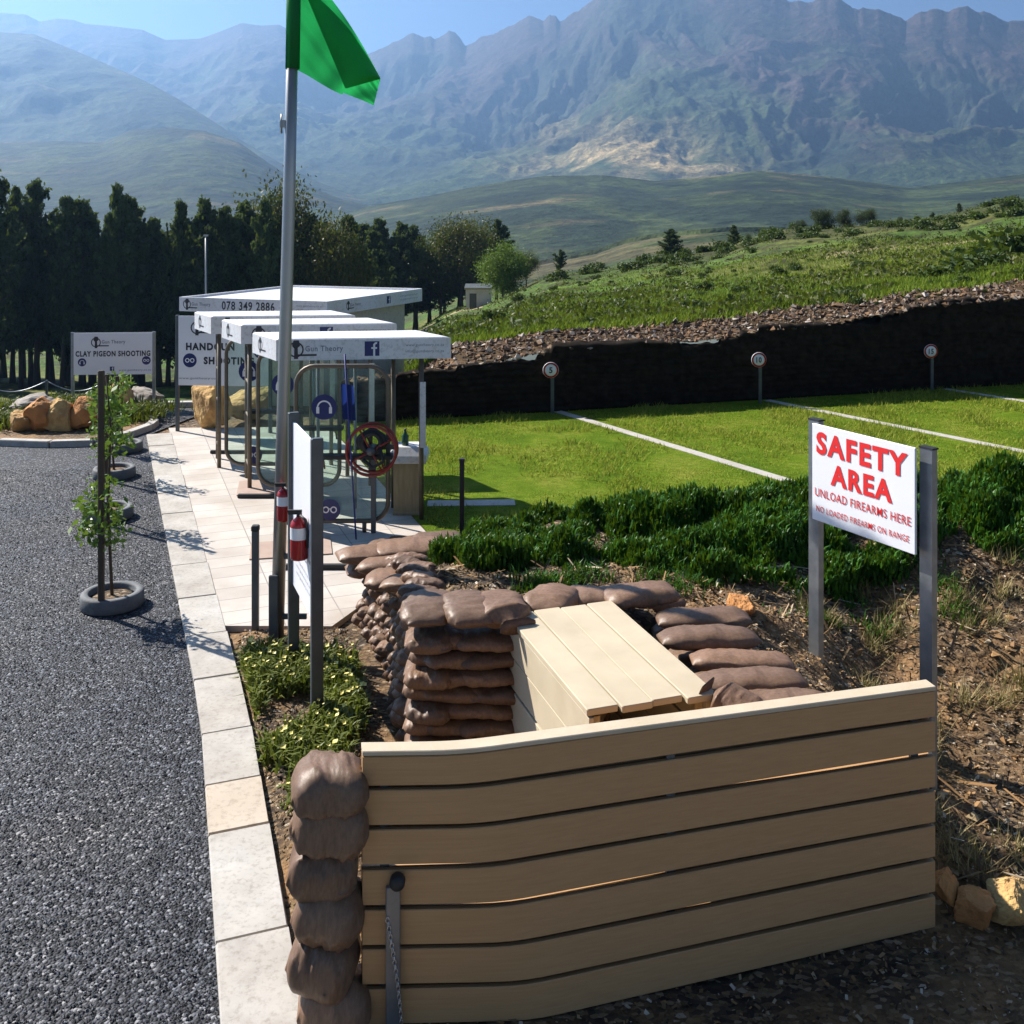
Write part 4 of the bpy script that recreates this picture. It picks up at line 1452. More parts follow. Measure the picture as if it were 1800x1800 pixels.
p1 = PY(499, 915, pb.y - .14); extinguisher(p1, .345, .062, 'smaller red fire extinguisher hung on the silver flagpole')
p2 = PY(526, 982, 8.35); extinguisher(Vector((p2.x, p2.y, p2.z)), .40, .072, 'larger red fire extinguisher hung against the notice board')
at_ = P(449, 1106)
bo = empty('bollard', at_, 'slim grey steel post with black cap standing at the end of the walkway', 'post')
at(MB().box((at_.x, at_.y, .46), (.062, .062, .98), bev=.006), 'shaft', M['dark_steel'], bo)
at(MB().box((at_.x, at_.y, .975), (.072, .072, .055), bev=.008), 'cap', M['black'], bo)
at_ = P(812, 935, .2)
bo = empty('marker_post', at_, 'thin black post standing in the ground cover beside the lawn', 'post')
at(MB().box((at_.x, at_.y, at_.z + .35), (.055, .055, 1.0), bev=.006), 'shaft', M['black'], bo)
at(MB().box((at_.x, at_.y, at_.z + .865), (.065, .065, .03)), 'cap', M['black'], bo)

# black bars lying across the walkway
for i, (xa, xb_, y) in enumerate(((480, 660, 1000), (418, 560, 875), (370, 520, 797))):
    a, b = P(xa, y), P(xb_, y)
    if i == 0: b = Vector((-1.5, a.y, 0))
    o = tag(MB().box(((a.x + b.x) / 2, a.y, .028), (b.x - a.x, .07, .05), bev=.008).build('floor_bar', M['black']),
            ('black floor bar across the walkway nearest the flagpole', 'black floor bar across the middle of the walkway, beside the first booth', 'black floor bar farthest along the walkway')[i], 'floor bar', 'black bars across the walkway')
M['mat'] = simple('pinkish_rubber_mat', (.42, .31, .25), (.36, .26, .21), 5, .85)
for i, (x, y) in enumerate(((447, 856), (475, 965))):
    p = P(x, y)
    u_ = Vector((.93, .2, 0))
    o = tag(MB().box((p.x + .25, p.y, .008), (.95, .8 if i == 0 else .62, .014), zrot(u_), bev=.004).build('shooting_mat', M['mat']), ('pinkish mat on the walkway beside the far black bar', 'pinkish mat on the walkway behind the bollard')[i], 'mat', 'mats on the walkway')


# ------------------------------------------------------------------ shooting booths
def make_booth():
    O = Vector((-3.03, 13.15, 0))
    t = empty('shooting_booth', O)
    fu = Vector((2.23, .25, 0)); CW = fu.length; fu.normalize()
    dv = Vector((-.50, .78, 0))
    zt, zb = 2.4, 2.12
    A, B = O, O + fu * CW
    Cn, D = B + dv, A + dv
    # canopy: fascia box with a slightly dished roof
    mb = MB()
    b = .025
    def up(p, z): return Vector((p.x, p.y, z))
    cen = (A + B + Cn + D) / 4
    ins = [p + (cen - p) * .035 for p in (A, B, Cn, D)]
    vs = [up(p, zb) for p in (A, B, Cn, D)] + [up(p, zt - .015) for p in (A, B, Cn, D)] + [up(p, zt) for p in ins] + [up(cen, zt + .01)]
    fs = [(3, 2, 1, 0)] + [(i, (i + 1) % 4, 4 + (i + 1) % 4, 4 + i) for i in range(4)] + [(4 + i, 4 + (i + 1) % 4, 8 + (i + 1) % 4, 8 + i) for i in range(4)] + [(8 + i, 8 + (i + 1) % 4, 12) for i in range(4)]
    can = at(mb.add(vs, fs), 'canopy', M['white'], t)
    # fascia lettering
    f = Face(up((A + B) / 2, (zt + zb) / 2), fu, (0, 0, 1))
    f.logo(-CW / 2 + .25, 0, .24)
    f.fsquare(.1, 0, .19)
    f.text('soft', 'www.guntheory.co.za', CW / 2 - .34, .035, .5, .05, 0)
    f.text('soft', 'info@guntheory.co.za', CW / 2 - .34, -.045, .5, .05, 0)
    f.build(t)
    l = Face(up((A + D) / 2, (zt + zb) / 2), -dv, (0, 0, 1))
    l.logo(-.15, 0, .2, text=False); l.build(t)
    # posts
    for p in (Vector((-2.93, 13.25, 0)), Vector((-1.19, 13.43, 0)), Vector((-3.13, 13.86, 0)), Vector((-1.62, 13.98, 0))):
        at(MB().tube([p, p + Vector((0, 0, 2.12))], .032, 10), 'post', M['bronze'], t)
    # partition: rounded pipe frame with an acrylic pane
    y = 12.9; xl, xr = -2.72, -1.56; z0, z1 = .14, 2.09; r = .24
    pts = []
    for cx, cz, a0 in ((xr - r, z1 - r, 0), (xl + r, z1 - r, 90), (xl + r, z0 + r, 180), (xr - r, z0 + r, 270)):
        for k in range(7):
            a = math.radians(a0 + 15 * k)
            pts.append(Vector((cx + r * math.cos(a), y, cz + r * math.sin(a))))
    at(MB().tube(pts, .03, 10, closed=True), 'divider_frame', M['bronze'], t)
    mb = MB()
    for x in (-2.42, -1.86):
        mb.tube([(x, y, .0), (x, y, z0)], .028, 8)
    at(mb, 'frame_foot', M['bronze'], t)
    inn = [Vector((p.x, y + .012, p.z)) for p in pts]
    mb = MB(); n = len(inn)
    mb.add(inn + [v + Vector((0, .008, 0)) for v in inn], [tuple(range(n)), tuple(range(2 * n - 1, n - 1, -1))] + [(i, (i + 1) % n, n + (i + 1) % n, n + i) for i in range(n)])
    pane = at(mb, 'glass_pane', M['glass'], t)
    # second pane along the lane, with glazing bars
    y2a, y2b = Vector((-2.935, 13.28, 0)), Vector((-3.125, 13.83, 0))
    dd = (y2b - y2a)
    at(MB().box((y2a + dd / 2) + Vector((0, 0, 1.15)), (dd.length * .8, .008, 1.7), zrot(dd)), 'side_pane', M['glass'], t)
    mb = MB()
    for z in (.28, 1.0, 1.5, 2.03):
        mb.tube([y2a + Vector((0, 0, z)), y2b + Vector((0, 0, z))], .018, 8)
    at(mb, 'side_rail', M['bronze'], t)
    # back frame bars between the rear posts
    a, b2 = Vector((-3.13, 13.86, 0)), Vector((-1.62, 13.98, 0))
    mb = MB()
    mb.tube([a + Vector((0, 0, 2.08)), b2 + Vector((0, 0, 2.08))], .022, 8)
    for q in (.33, .66):
        mb.tube([a + (b2 - a) * q, a + (b2 - a) * q + Vector((0, 0, 2.1))], .022, 8)
    at(mb, 'rear_frame', M['galv'], t)
    ic = Face((-2.36, y - .034, 1.58), (1, 0, 0), (0, 0, 1))
    ic.headset(0, 0, .16)
    ic.o = Vector((-2.29, y - .034, .29)); ic.goggles(0, 0, .135)
    ic.build(t)
    at(MB().box((-1.95, 12.8, .975), (.92, .16, .05), bev=.006), 'shelf', M['black'], t)
    mb = MB(); mb.tube([(-2.36, 12.8, .96), (-2.36, y, .8)], .012, 6); mb.tube([(-1.6, 12.8, .96), (-1.6, y, .8)], .012, 6)
    at(mb, 'shelf_bracket', M['bronze'], t)
    # narrow pale gauge strip on the front right post
    at(MB().box((-1.165, 13.385, 1.38), (.075, .012, .86)), 'strip_plate', M['white'], t)
    return t


def kids(o): return [c for c in bpy.data.objects if c.parent == o]


def copy_tree(o):
    c = o.copy(); COL.objects.link(c)
    for ch in kids(o):
        d = ch.copy(); COL.objects.link(d); d.parent = c
        for g2 in kids(ch):
            e = g2.copy(); COL.objects.link(e); e.parent = d
    return c


booth = make_booth()
tag(booth, 'nearest white canopied shooting booth with glass partition and hose reel in front', 'shooting booth', 'white shooting booths in a row along the walkway')
for dx, dy, lb in ((-.9, 1.7, 'middle white canopied shooting booth, directly behind the nearest one'), (-1.7, 2.94, 'farthest white canopied shooting booth, in front of the kiosk with the phone number')):
    c = copy_tree(booth); c.location = booth.location + Vector((dx, dy, 0)); c['label'] = lb

# hose reel
hc_ = PY(654, 790, 12.72)
reel = empty('hose_reel', hc_, 'round fire hose reel with dark red rims in front of the nearest booth', 'hose reel')
Ry = Matrix(((1, 0, 0), (0, 0, -1), (0, 1, 0)))
for dy in (-.09, .09):
    pts = [hc_ + Vector((.305 * math.cos(a * math.pi / 16), dy, .305 * math.sin(a * math.pi / 16))) for a in range(32)]
    at(MB().tube(pts, .018, 8, closed=True), 'rim', M['reel_red'], reel)
for a in range(4):
    an = a * math.pi / 2 + .5
    for dy in (-.09, .09):
        at(MB().tube([hc_ + Vector((0, dy, 0)), hc_ + Vector((.3 * math.cos(an), dy, .3 * math.sin(an)))], .011, 6), 'spoke', M['reel_red'], reel)
mb = MB(); pts = []
for k in range(150):
    a = k * .22 * 1.0; r = .10 + .075 * (k / 150) ; pts.append(hc_ + Vector((r * math.cos(a), -.07 + .14 * ((k * .137) % 1.0), r * math.sin(a) + .07)))
for k in range(5):
    ring = [hc_ + Vector(((.11 + .035 * (k % 3)) * math.cos(a * math.pi / 10), -.07 + .035 * k, .10 + (.11 + .03 * (k % 2)) * math.sin(a * math.pi / 10))) for a in range(20)]
    mb.tube(ring, .026, 7, closed=True)
mb.tube([hc_ + Vector((.1, -.08, .05)), hc_ + Vector((.16, -.12, -.12)), hc_ + Vector((.02, -.12, -.2)), hc_ + Vector((-.1, -.1, -.1))], .024, 7)
at(mb, 'hose', M['black'], reel)
mb = MB(); mb.lathe([(.05, -.11), (.055, -.1), (.055, .1), (.05, .14)], 14, hc_, Ry); mb.box(hc_ + Vector((.04, .14, .0)), (.5, .03, .06))
mb.box(hc_ + Vector((.0, .13, -.54)), (.06, .05, 1.06))
at(mb, 'hub_bracket', M['dark_steel'], reel)

# timber pedestal with white lid, bottle
pp = P(718, 930); pp.y = 13.8; pp.x = (718 - 900) / F * 13.8
ped = empty('pedestal_bin', (pp.x, pp.y, 0), 'timber pedestal with a chamfered white lid beside the hose reel', 'pedestal')
mb = MB(); mb.lathe([(.27, 0), (.27, .03), (.255, .05), (.262, .7)], 4, (pp.x, pp.y, 0), zrot((1, 1)), smooth=False)
at(mb, 'column', M['timber'], ped)
mb = MB(); mb.lathe([(.36, .7), (.37, .72), (.36, .8), (.24, .9), (.22, .905)], 4, (pp.x, pp.y, 0), zrot((1, 1)), smooth=False)
at(mb, 'lid', M['white'], ped)
bt = empty('bottle', (pp.x - .04, pp.y - .05, .905), 'dark green bottle standing on the white pedestal lid', 'bottle')
at(MB().lathe([(.045, 0), (.048, .01), (.048, .12), (.02, .16), (.017, .2)], 14, bt.location), 'body', M['bottle'], bt)
at(MB().lathe([(.02, .2), (.02, .215)], 10, bt.location), 'cap', M['black'], bt)

# navy flag on thin blue pole
b0 = P(626, 948); t0 = PY(606, 622, b0.y)
bp = empty('target_pole', b0, 'thin leaning blue pole in front of the nearest booth', 'pole')
at(MB().tube([b0, t0], .011, 8), 'shaft', M['blue_pole'], bp)
mb = MB(); n1, n2 = 10, 8
vs = []
for j in range(n2 + 1):
    for i in range(n1 + 1):
        a, b = i / n1, j / n2
        p = b0 + (t0 - b0) * (.84 - .19 * b)
        vs.append(p + Vector((-.07 + .16 * a, -.0165 - .015 * math.sin(a * 9 + b) , -.02 * a)))
mb.add(vs, [(j * (n1 + 1) + i, j * (n1 + 1) + i + 1, (j + 1) * (n1 + 1) + i + 1, (j + 1) * (n1 + 1) + i) for j in range(n2) for i in range(n1)], 0, True)
tag(mb.build('pennant', M['blueflag']), 'small navy cloth hanging on the thin blue pole', 'flag')

# ------------------------------------------------------------------ kiosk with the big sign roof
KZ = 2.2; KB = 2.2 - .306
k0 = P(575, 530, KZ); kl = P(315, 522, KZ); kr_ = P(742, 507, KZ)
ku = (k0 - kl); KW = ku.length; ku.normalize(); kv = (kr_ - k0); KD = kv.length; kv.normalize()
kio = empty('kiosk', (k0.x, k0.y, 0), 'white sign roofed kiosk with a phone number on its fascia', 'kiosk')
kback = kl + (kr_ - k0)
mb = MB()
def upz(p, z): return Vector((p.x, p.y, z))
cs = [kl, k0, kr_, kback]; cen = sum(cs, Vector()) / 4
vs = [upz(p, KB) for p in cs] + [upz(p, KZ) for p in cs] + [upz(p + (cen - p) * .03, KZ) for p in cs] + [upz(p + (cen - p) * .04, KZ - .05) for p in cs]
fs = [(3, 2, 1, 0)] + [(i, (i + 1) % 4, 4 + (i + 1) % 4, 4 + i) for i in range(4)] + [(4 + i, 4 + (i + 1) % 4, 8 + (i + 1) % 4, 8 + i) for i in range(4)] + [(8 + i, 8 + (i + 1) % 4, 12 + (i + 1) % 4, 12 + i) for i in range(4)] + [(12, 13, 14, 15)]
at(mb.add(vs, fs), 'roof', M['white'], kio)
mb = MB()
w4 = [p + (cen - p) * .16 for p in cs]
mb.prism([(p.x, p.y) for p in w4], -.4, KB)
at(mb, 'wall', M['kiosk'], kio)
mb = MB(); q = (w4[0] + w4[1]) / 2
mb.box((q.x - ku.y * -.02, q.y - .03, 1.5), (KW * .45, .05, .8), zrot(ku)); at(mb, 'window', M['dark_steel'], kio)
f = Face(upz((kl + k0) / 2, (KZ + KB) / 2), ku, (0, 0, 1))
f.logo(-KW / 2 + .2, -.0, .24); f.text('black', '078 349 2886', -.08, 0, 1.3, .19, .02)
f.text('soft', 'www.guntheory.co.za', KW / 2 - .42, .04, .62, .05); f.text('soft', 'info@guntheory.co.za', KW / 2 - .42, -.045, .62, .05)
f.build(kio)
f = Face(upz((k0 + kr_) / 2, (KZ + KB) / 2), kv, (0, 0, 1))
f.logo(-KD / 2 + .8, -.0, .2); f.fsquare(.45, 0, .17); f.text('soft', 'www.guntheory.co.za', KD / 2 - .65, .04, .85, .05); f.text('soft', 'info@guntheory.co.za', KD / 2 - .65, -.045, .85, .05)
f.build(kio)
tb, tp_ = PY(362, 560, 27), PY(362, 414, 27)
pl2 = empty('thin_flagpole', (tb.x, tb.y, -.06), 'thin bare white pole rising behind the kiosk roof', 'pole')
at(MB().tube([(tb.x, tb.y, -.06), tp_], .025, 8), 'shaft', M['alu'], pl2)
at(MB().box(tp_, (.12, .05, .05)), 'cap', M['alu'], pl2)


# ------------------------------------------------------------------ boards on posts
def board(name, a, b, z0, z1, label, texts, mat_post='galv'):
    """board between plan points a and b, reader in front"""
    u = Vector((b.x - a.x, b.y - a.y, 0)); w = u.length; u.normalize()
    c = Vector(((a.x + b.x) / 2, (a.y + b.y) / 2, (z0 + z1) / 2))
    e = empty(name, (c.x, c.y, 0), label, 'sign')
    f = Face(c, u, (0, 0, 1))
    at(MB().box(c - f.n * .012, (w - .03, .02, z1 - z0), zrot(u), bev=.003), 'board', M['sign_white'], e)
    for p in (a, b):
        at(MB().box((p.x - f.n.x * .03, p.y - f.n.y * .03, z1 / 2 - .05), (.06, .06, z1 + .12), zrot(u), bev=.005), 'post', M[mat_post], e)
    texts(f, w, z1 - z0)
    f.build(e)
    return e


def clay(f, w, h):
    f.logo(-.35, h * .27, .24); f.text('black', 'CLAY PIGEON SHOOTING', 0, h * .0, w * .92, .12, .04)
    f.headset(-w * .38, -h * .2, .085); f.goggles(w * .41, -h * .17, .09); f.fsquare(-.02, -h * .36, .09)
    f.text('soft', 'www.guntheory.co.za', w * .27, -h * .4, w * .4, .05)


board('clay_sign', P(127, 713), P(270, 711), .64, 1.52, 'small white CLAY PIGEON SHOOTING board on two thin posts, far left', clay)


def hand(f, w, h):
    f.logo(-.5, h * .33, .28); f.text('black', 'HANDGUN', -w * .14, h * .06, .92, .14, .05); f.text('black', 'SHOOTING', w * .06, -h * .14, .95, .14, .05)
    f.goggles(-w * .36, -h * .14, .13); f.headset(w * .4, h * .0, .13); f.text('soft', 'www.guntheory.co.za', -w * .25, -h * .4, .8, .05)


hb0 = P(311, 758); board('handgun_sign', hb0, Vector((hb0.x + 1.75, hb0.y - .15, 0)), .85, 2.13, 'big white HANDGUN SHOOTING board behind the booths, by the boulder', hand, 'dark_steel')

# distance markers along the wall
for n_, px, py, pyb in (('5', 968, 650, 722), ('10', 1333, 632, 704), ('15', 1635, 617, 682)):
    b = P(px + 3, pyb + 5); c = PY(px, py, b.y)
    e = empty('distance_marker', b, f'round white sign with red rim reading {n_} before the dark wall', 'sign', 'round distance signs along the dark wall')
    at(MB().box((b.x, b.y, c.z / 2), (.07, .05, c.z), bev=.004), 'post', M['dark_steel'], e)
    at(MB().lathe([(.155, -.01), (.16, 0), (.155, .01)], 28, (c.x, c.y - .045, c.z), Ry), 'disc', M['sign_white'], e)
    f = Face((c.x, c.y - .057, c.z), (1, 0, 0), (0, 0, 1))
    f.disc('dred', 0, 0, .155, .002, 28, .118); f.text('black', n_, 0, 0, .07 * len(n_) ** .7, .12, .03, .003)
    f.build(e)

# low chain fence at the far left
pp_ = [P(-40, 708), P(82, 706), P(190, 705)]
for i, p in enumerate(pp_):
    tag(MB().box((p.x, p.y, .2), (.04, .04, .52)).build('fence_post', M['dark_steel']), ('thin dark fence post left of the clay board with chain on both sides', 'thin dark fence post beside the left post of the clay board', 'thin dark fence post under the clay board')[i], 'fence post', 'thin chain fence posts')
for a, b, lb in ((pp_[0], pp_[1], 'sagging chain left of the clay board'), (pp_[1], pp_[2], 'sagging chain under the clay board')):
    pts = [a + (b - a) * t + Vector((0, 0, .44 - .22 * math.sin(math.pi * t))) for t in np.linspace(0, 1, 12)]
    tag(MB().tube(pts, .012, 6).build('chain', M['galv']), lb, 'chain')


# ------------------------------------------------------------------ rocks
def rock(name, c, size, mat, seed, label, group=None):
    import bmesh
    bm = bmesh.new(); bmesh.ops.create_icosphere(bm, subdivisions=5, radius=1)
    co = np.array([v.co[:] for v in bm.verts])
    rs = np.random.RandomState(seed)
    for k in range(20):       # chop flat facets
        n = rs.randn(3); n /= np.linalg.norm(n); d = rs.uniform(.52, .85)
        s = co @ n; over = np.clip(s - d, 0, None); co = co - over[:, None] * n * .92
    co = co + (fbm(co[:, 0] * 2 + seed, co[:, 1] * 2 + co[:, 2], seed, 4)[:, None] - .5) * .25 * co
    co = co + (fbm(co[:, 0] * 7 + seed, co[:, 1] * 7 + co[:, 2] * 5, seed + 3, 3)[:, None] - .5) * .16 * co
    co = co / np.abs(co).max(0) * np.array(size) / 2
    for v, p in zip(bm.verts, co): v.co = p
    me = bpy.data.meshes.new(name); bm.to_mesh(me); bm.free()
    me.polygons.foreach_set('use_smooth', [seed % 2 == 0] * len(me.polygons))
    me.materials.append(mat); me.update()
    o = bpy.data.objects.new(name, me); COL.objects.link(o)
    o.location = c; o.rotation_euler = (0, 0, rs.uniform(0, 6))
    return tag(o, label, 'boulder', group)


G = 'orange boulders on the planted island'
for px, pyb, w, h, m, lb in (
        (38, 766, .45, .38, 'rock_tan', 'pale tan boulder at the left end of the island rocks'),
        (68, 765, .62, .6, 'rock_orange', 'large orange boulder near the left of the island'),
        (105, 765, .55, .55, 'rock_tan', 'tan boulder between the orange ones on the island'),
        (140, 764, .6, .55, 'rock_orange', 'reddish orange boulder behind the first sapling'),
        (188, 752, .5, .5, 'rock_tan', 'tan boulder half hidden by sapling leaves'),
        (212, 735, .5, .55, 'rock_tan', 'tan boulder at the right end of the island'),
        (60, 735, .8, .4, 'rock_grey', 'flat grey boulder at the back of the island')):
    p = P(px, pyb - 8)
    w *= 1.3; h *= 1.2; rock('boulder', (p.x, p.y, h * .38), (w, w * .9, h * 1.1), M[m], px * 2, lb, G)
p = P(365, 755); rock('boulder', (p.x, p.y + .25, .40), (.85, .8, 1.15), M['rock_tan'], 34, 'big yellow sandstone boulder below the handgun board')
p = P(425, 745); rock('boulder', (p.x, p.y + .5, .28), (1.3, .8, .75), M['rock_tan'], 58, 'low tan sandstone slab behind the booths')
p = P(245, 712); rock('boulder', (p.x, p.y + .4, .12), (1.2, .7, .45), M['rock_grey'], 12, 'flat grey boulder under the clay board')
G = 'orange rocks at the foot of the bank right of the gate'
for px, py, z, s, m, sd, lb in ((1662, 1560, .16, (.15, .2, .2), 'rock_orange', 41, 'small red orange rock touching the right end of the gate'),
                          (1708, 1592, .12, (.26, .24, .24), 'rock_orange', 43, 'pointed orange rock at the foot of the bank by the gate'),
                          (1775, 1580, .14, (.34, .26, .22), 'rock_tan', 45, 'pale broken rock right of the pointed orange one'),
                          (1790, 1535, .25, (.24, .2, .2), 'rock_tan', 47, 'tan rock resting up the bank at the right edge'),
                          (1300, 1040, 1.18, (.3, .26, .24), 'rock_orange', 49, 'orange clay lump above the row of sandbags')):
    p = P(px, py, z); zz = max(gz(p.x, p.y), 0) if sd < 49 else gz(p.x, p.y)
    rock('rock', (p.x, p.y, zz + s[2] * .3), s, M[m], sd, lb, G if sd < 49 else None)

# hut behind the light tree
hutp = PY(833, 545, 118)
hut = empty('hut', hutp, 'small white hut beside the light green tree', 'hut')
mb = MB(); mb.box(hutp + Vector((.5, 1.5, 1.2)), (2.9, 3, 2.6)); at(mb, 'wall', M['white'], hut)
mb = MB(); mb.box(hutp + Vector((.5, 1.5, 2.6)), (3.2, 3.3, .22), Euler((.08, 0, 0)).to_matrix()); at(mb, 'roof', M['galv'], hut)
mb = MB(); mb.box(hutp + Vector((-.1, -.02, .95)), (.8, .06, 1.9)); at(mb, 'door', M['dark_steel'], hut)


# ------------------------------------------------------------------ trees
def cards(centres, per, spread, size, rs, up=.3):
    """many small leaf cards round given points -> arrays"""
    N = len(centres) * per
    c = np.repeat(centres, per, 0)
    sp = np.repeat(np.broadcast_to(spread, (len(centres), 3)), per, 0) if np.ndim(spread) else spread
    c = c + rs.randn(N, 3) * sp * .5
    a = rs.randn(N, 3); a[:, 2] += up; a /= np.linalg.norm(a, axis=1, keepdims=True)
    b = np.cross(a, rs.randn(N, 3)); b /= np.linalg.norm(b, axis=1, keepdims=True)
    s = size * (.55 + .9 * rs.rand(N, 1))
    v = np.stack([c - a * s * .5, c + b * s * .28, c + a * s * .6, c - b * s * .28], 1)
    f = np.arange(N * 4).reshape(-1, 4)
    return v.reshape(-1, 3), f


def conifer(h, rad, seed, base=.2, n_br=70, bushy=1.0):
    """upright feathery pine: separate up-swept branches, thin leader and side leaders"""
    rs = np.random.RandomState(seed)
    cs = []; sp = []
    lead = [(0, 0, 1.0)] + [(rs.uniform(-.5, .5) * rad, rs.uniform(-.5, .5) * rad, rs.uniform(.78, .92)) for _ in range(3)]
    for k in range(n_br):
        t = base + (1 - base) * ((k + rs.rand()) / n_br) ** .9
        L = lead[0] if rs.rand() < .55 else lead[rs.randint(1, 4)]
        t *= L[2]
        r = rad * ((1 - t / L[2]) ** .8 * .95 + .10) * (.55 + .7 * rs.rand()) * (.65 + .35 * min(1, (t - base) * 6))
        az = rs.rand() * 6.28
        for q in range(6):
            f = (q + 1) / 6
            ox, oy = L[0] * min(1, t * 1.3), L[1] * min(1, t * 1.3)
            cs.append((ox + r * f * 1.12 * math.cos(az), oy + r * f * 1.12 * math.sin(az), h * t + f ** 1.6 * r * 1.0 - .25 * r * f))
            sp.append((.34 - .16 * f) * rad * .5)
    for tx, ty, tz in lead:
        for q in range(12):
            f = q / 11
            cs.append((tx * (.6 + .4 * f), ty * (.6 + .4 * f), h * (tz - .24 * (1 - f)))); sp.append(.10 * rad * (1.15 - f))
    cs = np.array(cs); sp = np.array(sp)
    per = int(24 * bushy)
    return cards(cs, per, np.stack([sp, sp, sp * 1.4], -1) * .82, rad * .105, rs, 1.8)


def round_tree(h, rad, seed, n=34, per=75, flat=.8):
    rs = np.random.RandomState(seed)
    d = rs.randn(n, 3); d /= np.linalg.norm(d, axis=1, keepdims=True)
    cs = d * rad * (.35 + .6 * rs.rand(n, 1)) * np.array([1, 1, flat]) + np.array([0, 0, h - rad * flat * .95])
    cs[:, 2] = np.maximum(cs[:, 2], h * .14)
    return cards(cs, per, rad * .36, rad * .06, rs, .3)


def trunk_mesh(h, r, seed, limbs=6, rad=1.5, frac=.85):
    rs = random.Random(seed); mb = MB()
    pts = [Vector((rs.uniform(-.02, .02) * h * i / 6, rs.uniform(-.02, .02) * h * i / 6, h * frac * i / 6 - .3)) for i in range(7)]
    mb.tube(pts, [r * (1 - .8 * i / 6) * (1.3 if i == 0 else 1) for i in range(7)], 8)
    for k in range(limbs):
        t = .35 + .5 * k / limbs; a = rs.uniform(0, 6.28)
        p = Vector((0, 0, h * frac * t)); e = Vector((math.cos(a) * rad * .7, math.sin(a) * rad * .7, h * frac * t + rad * .5))
        mb.tube([p, (p + e) / 2 + Vector((0, 0, -.1 * rad)), e], [r * .35, r * .22, r * .08], 6)
    o = mb.build('trunk', M['bark']); me = o.data
    bpy.data.objects.remove(o)
    return me


CON = []
for i in range(5):
    v, f = conifer(14, 2.6, 200 + i, .2 + .02 * i, 95)
    me = npmesh('crown', v, f, M['tree_dark'], False, link=False)
    CON.append((me, trunk_mesh(14, .2, i, 6, 2.0, .93), 14))
RND = {}
for key, mat, sds in (('mid', 'tree_mid', (1, 2)), ('olive', 'tree_olive', (5, 6)), ('light', 'tree_light', (8,))):
    RND[key] = []
    for s_ in sds:
        v, f = round_tree(8, 3.7 if key == 'light' else 3.2, 300 + s_, 60 if key == 'light' else 46, 330, 1.05 if key == 'light' else .9)
        RND[key].append((npmesh('crown', v, f, M[mat], False, link=False), trunk_mesh(8, .18, 40 + s_, 7, 2.4, .7), 8))


def plant_tree(name, proto, loc, h, wscale, label, cat, group=None, yaw=None):
    me, tr, h0 = proto
    t = empty(name, loc, label, cat, group)
    t.rotation_euler = (rj(.035), rj(.035), R.uniform(0, 6.28) if yaw is None else yaw)
    k = h / h0
    for nm, m in (('trunk', tr), ('crown', me)):
        o = bpy.data.objects.new(nm, m); COL.objects.link(o); o.parent = t
        o.scale = (k * wscale, k * wscale, k)
    return t


def tree_at(px, top_py, Y, proto, name, label, cat, group, ws=1.0, base_z=None):
    z0 = fz(px, Y) if base_z is None else base_z
    zt = CAM_Z - (top_py - HZ) / F * Y
    return plant_tree(name, proto, ((px - 900) / F * Y, Y, z0 - .1), zt - z0, ws, label, cat, group)


G1 = 'dark pines of the wood behind the clay board'
L1 = 'tall dark green pine in the wood behind the clay and kiosk signs'
front = [(-60, 320), (-12, 296), (34, 330), (64, 320), (112, 345), (146, 352), (196, 324), (242, 344), (278, 384), (312, 352), (352, 350), (398, 362), (432, 356), (462, 352)]
for i, (px, t) in enumerate(front):
    tree_at(px + rj(5), t + 6, 90 + rj(3), CON[i % 5], 'pine_tree', L1, 'pine tree', G1, (1.0, 1.25, .8, 1.1, .9, 1.35, .75)[i % 7] + rj(.1))
for i, px in enumerate(range(-140, 620, 33)):
    tree_at(px + rj(8), 404 + rj(26), 97 + rj(3), CON[(i + 2) % 5], 'pine_tree', L1, 'pine tree', G1, 1.25)
for i, px in enumerate(range(-220, 680, 38)):
    tree_at(px + rj(8), 414 + rj(24), 106 + rj(4), CON[(i + 1) % 5], 'pine_tree', L1, 'pine tree', G1, 1.4)
for i, px in enumerate((-180, -120)):
    tree_at(px, 310 + 20 * i, 92, CON[i], 'pine_tree', L1, 'pine tree', G1, 1.1)
tree_at(497, 338, 95, RND['olive'][0], 'broadleaf_tree', 'rounded olive green tree rising behind the silver flagpole', 'tree', 'broad trees at the edge of the wood', .62)
tree_at(560, 380, 93, RND['olive'][1], 'broadleaf_tree', 'olive green tree at the right end of the dark pine wood', 'tree', 'broad trees at the edge of the wood', .66)
tree_at(594, 404, 91, RND['olive'][0], 'broadleaf_tree', 'small olive tree at the gap right of the pine wood', 'tree', 'broad trees at the edge of the wood', .55)
G2 = 'dark trees of the clump behind the white hut'
for i, (px, t, kind, lb) in enumerate((
        (640, 398, 'c', 'dark pine at the left end of the clump behind the hut'), (664, 388, 'c', 'pointed dark pine second from the left of the clump behind the hut'), (700, 394, 'c', 'dark pine in the left half of the clump behind the hut'),
        (732, 400, 'c', 'dark pine in the middle of the clump behind the hut'), (775, 402, 'm', 'bushy dark tree in the middle of the clump behind the hut'), (812, 378, 'o', 'tallest rounded olive tree of the clump behind the hut'),
        (838, 392, 'm', 'dark bushy tree right of the olive one behind the hut'), (872, 388, 'c', 'broad dark pine at the right end of the clump above the light tree'))):
    pr = {'c': CON[i % 5], 'm': RND['mid'][i % 2], 'o': RND['olive'][i % 2]}[kind]
    tree_at(px, t, 132 + rj(4), pr, 'pine_tree' if kind == 'c' else 'broadleaf_tree', lb, 'tree', G2, 1.35 if kind == 'c' else .85)
for i, px in enumerate(range(625, 850, 26)):
    tree_at(px, 428 + rj(10), 139 + rj(3), CON[i % 5], 'pine_tree', 'dark pine at the back of the clump behind the white hut', 'pine tree', 'dark pines at the back of the clump', 1.9)
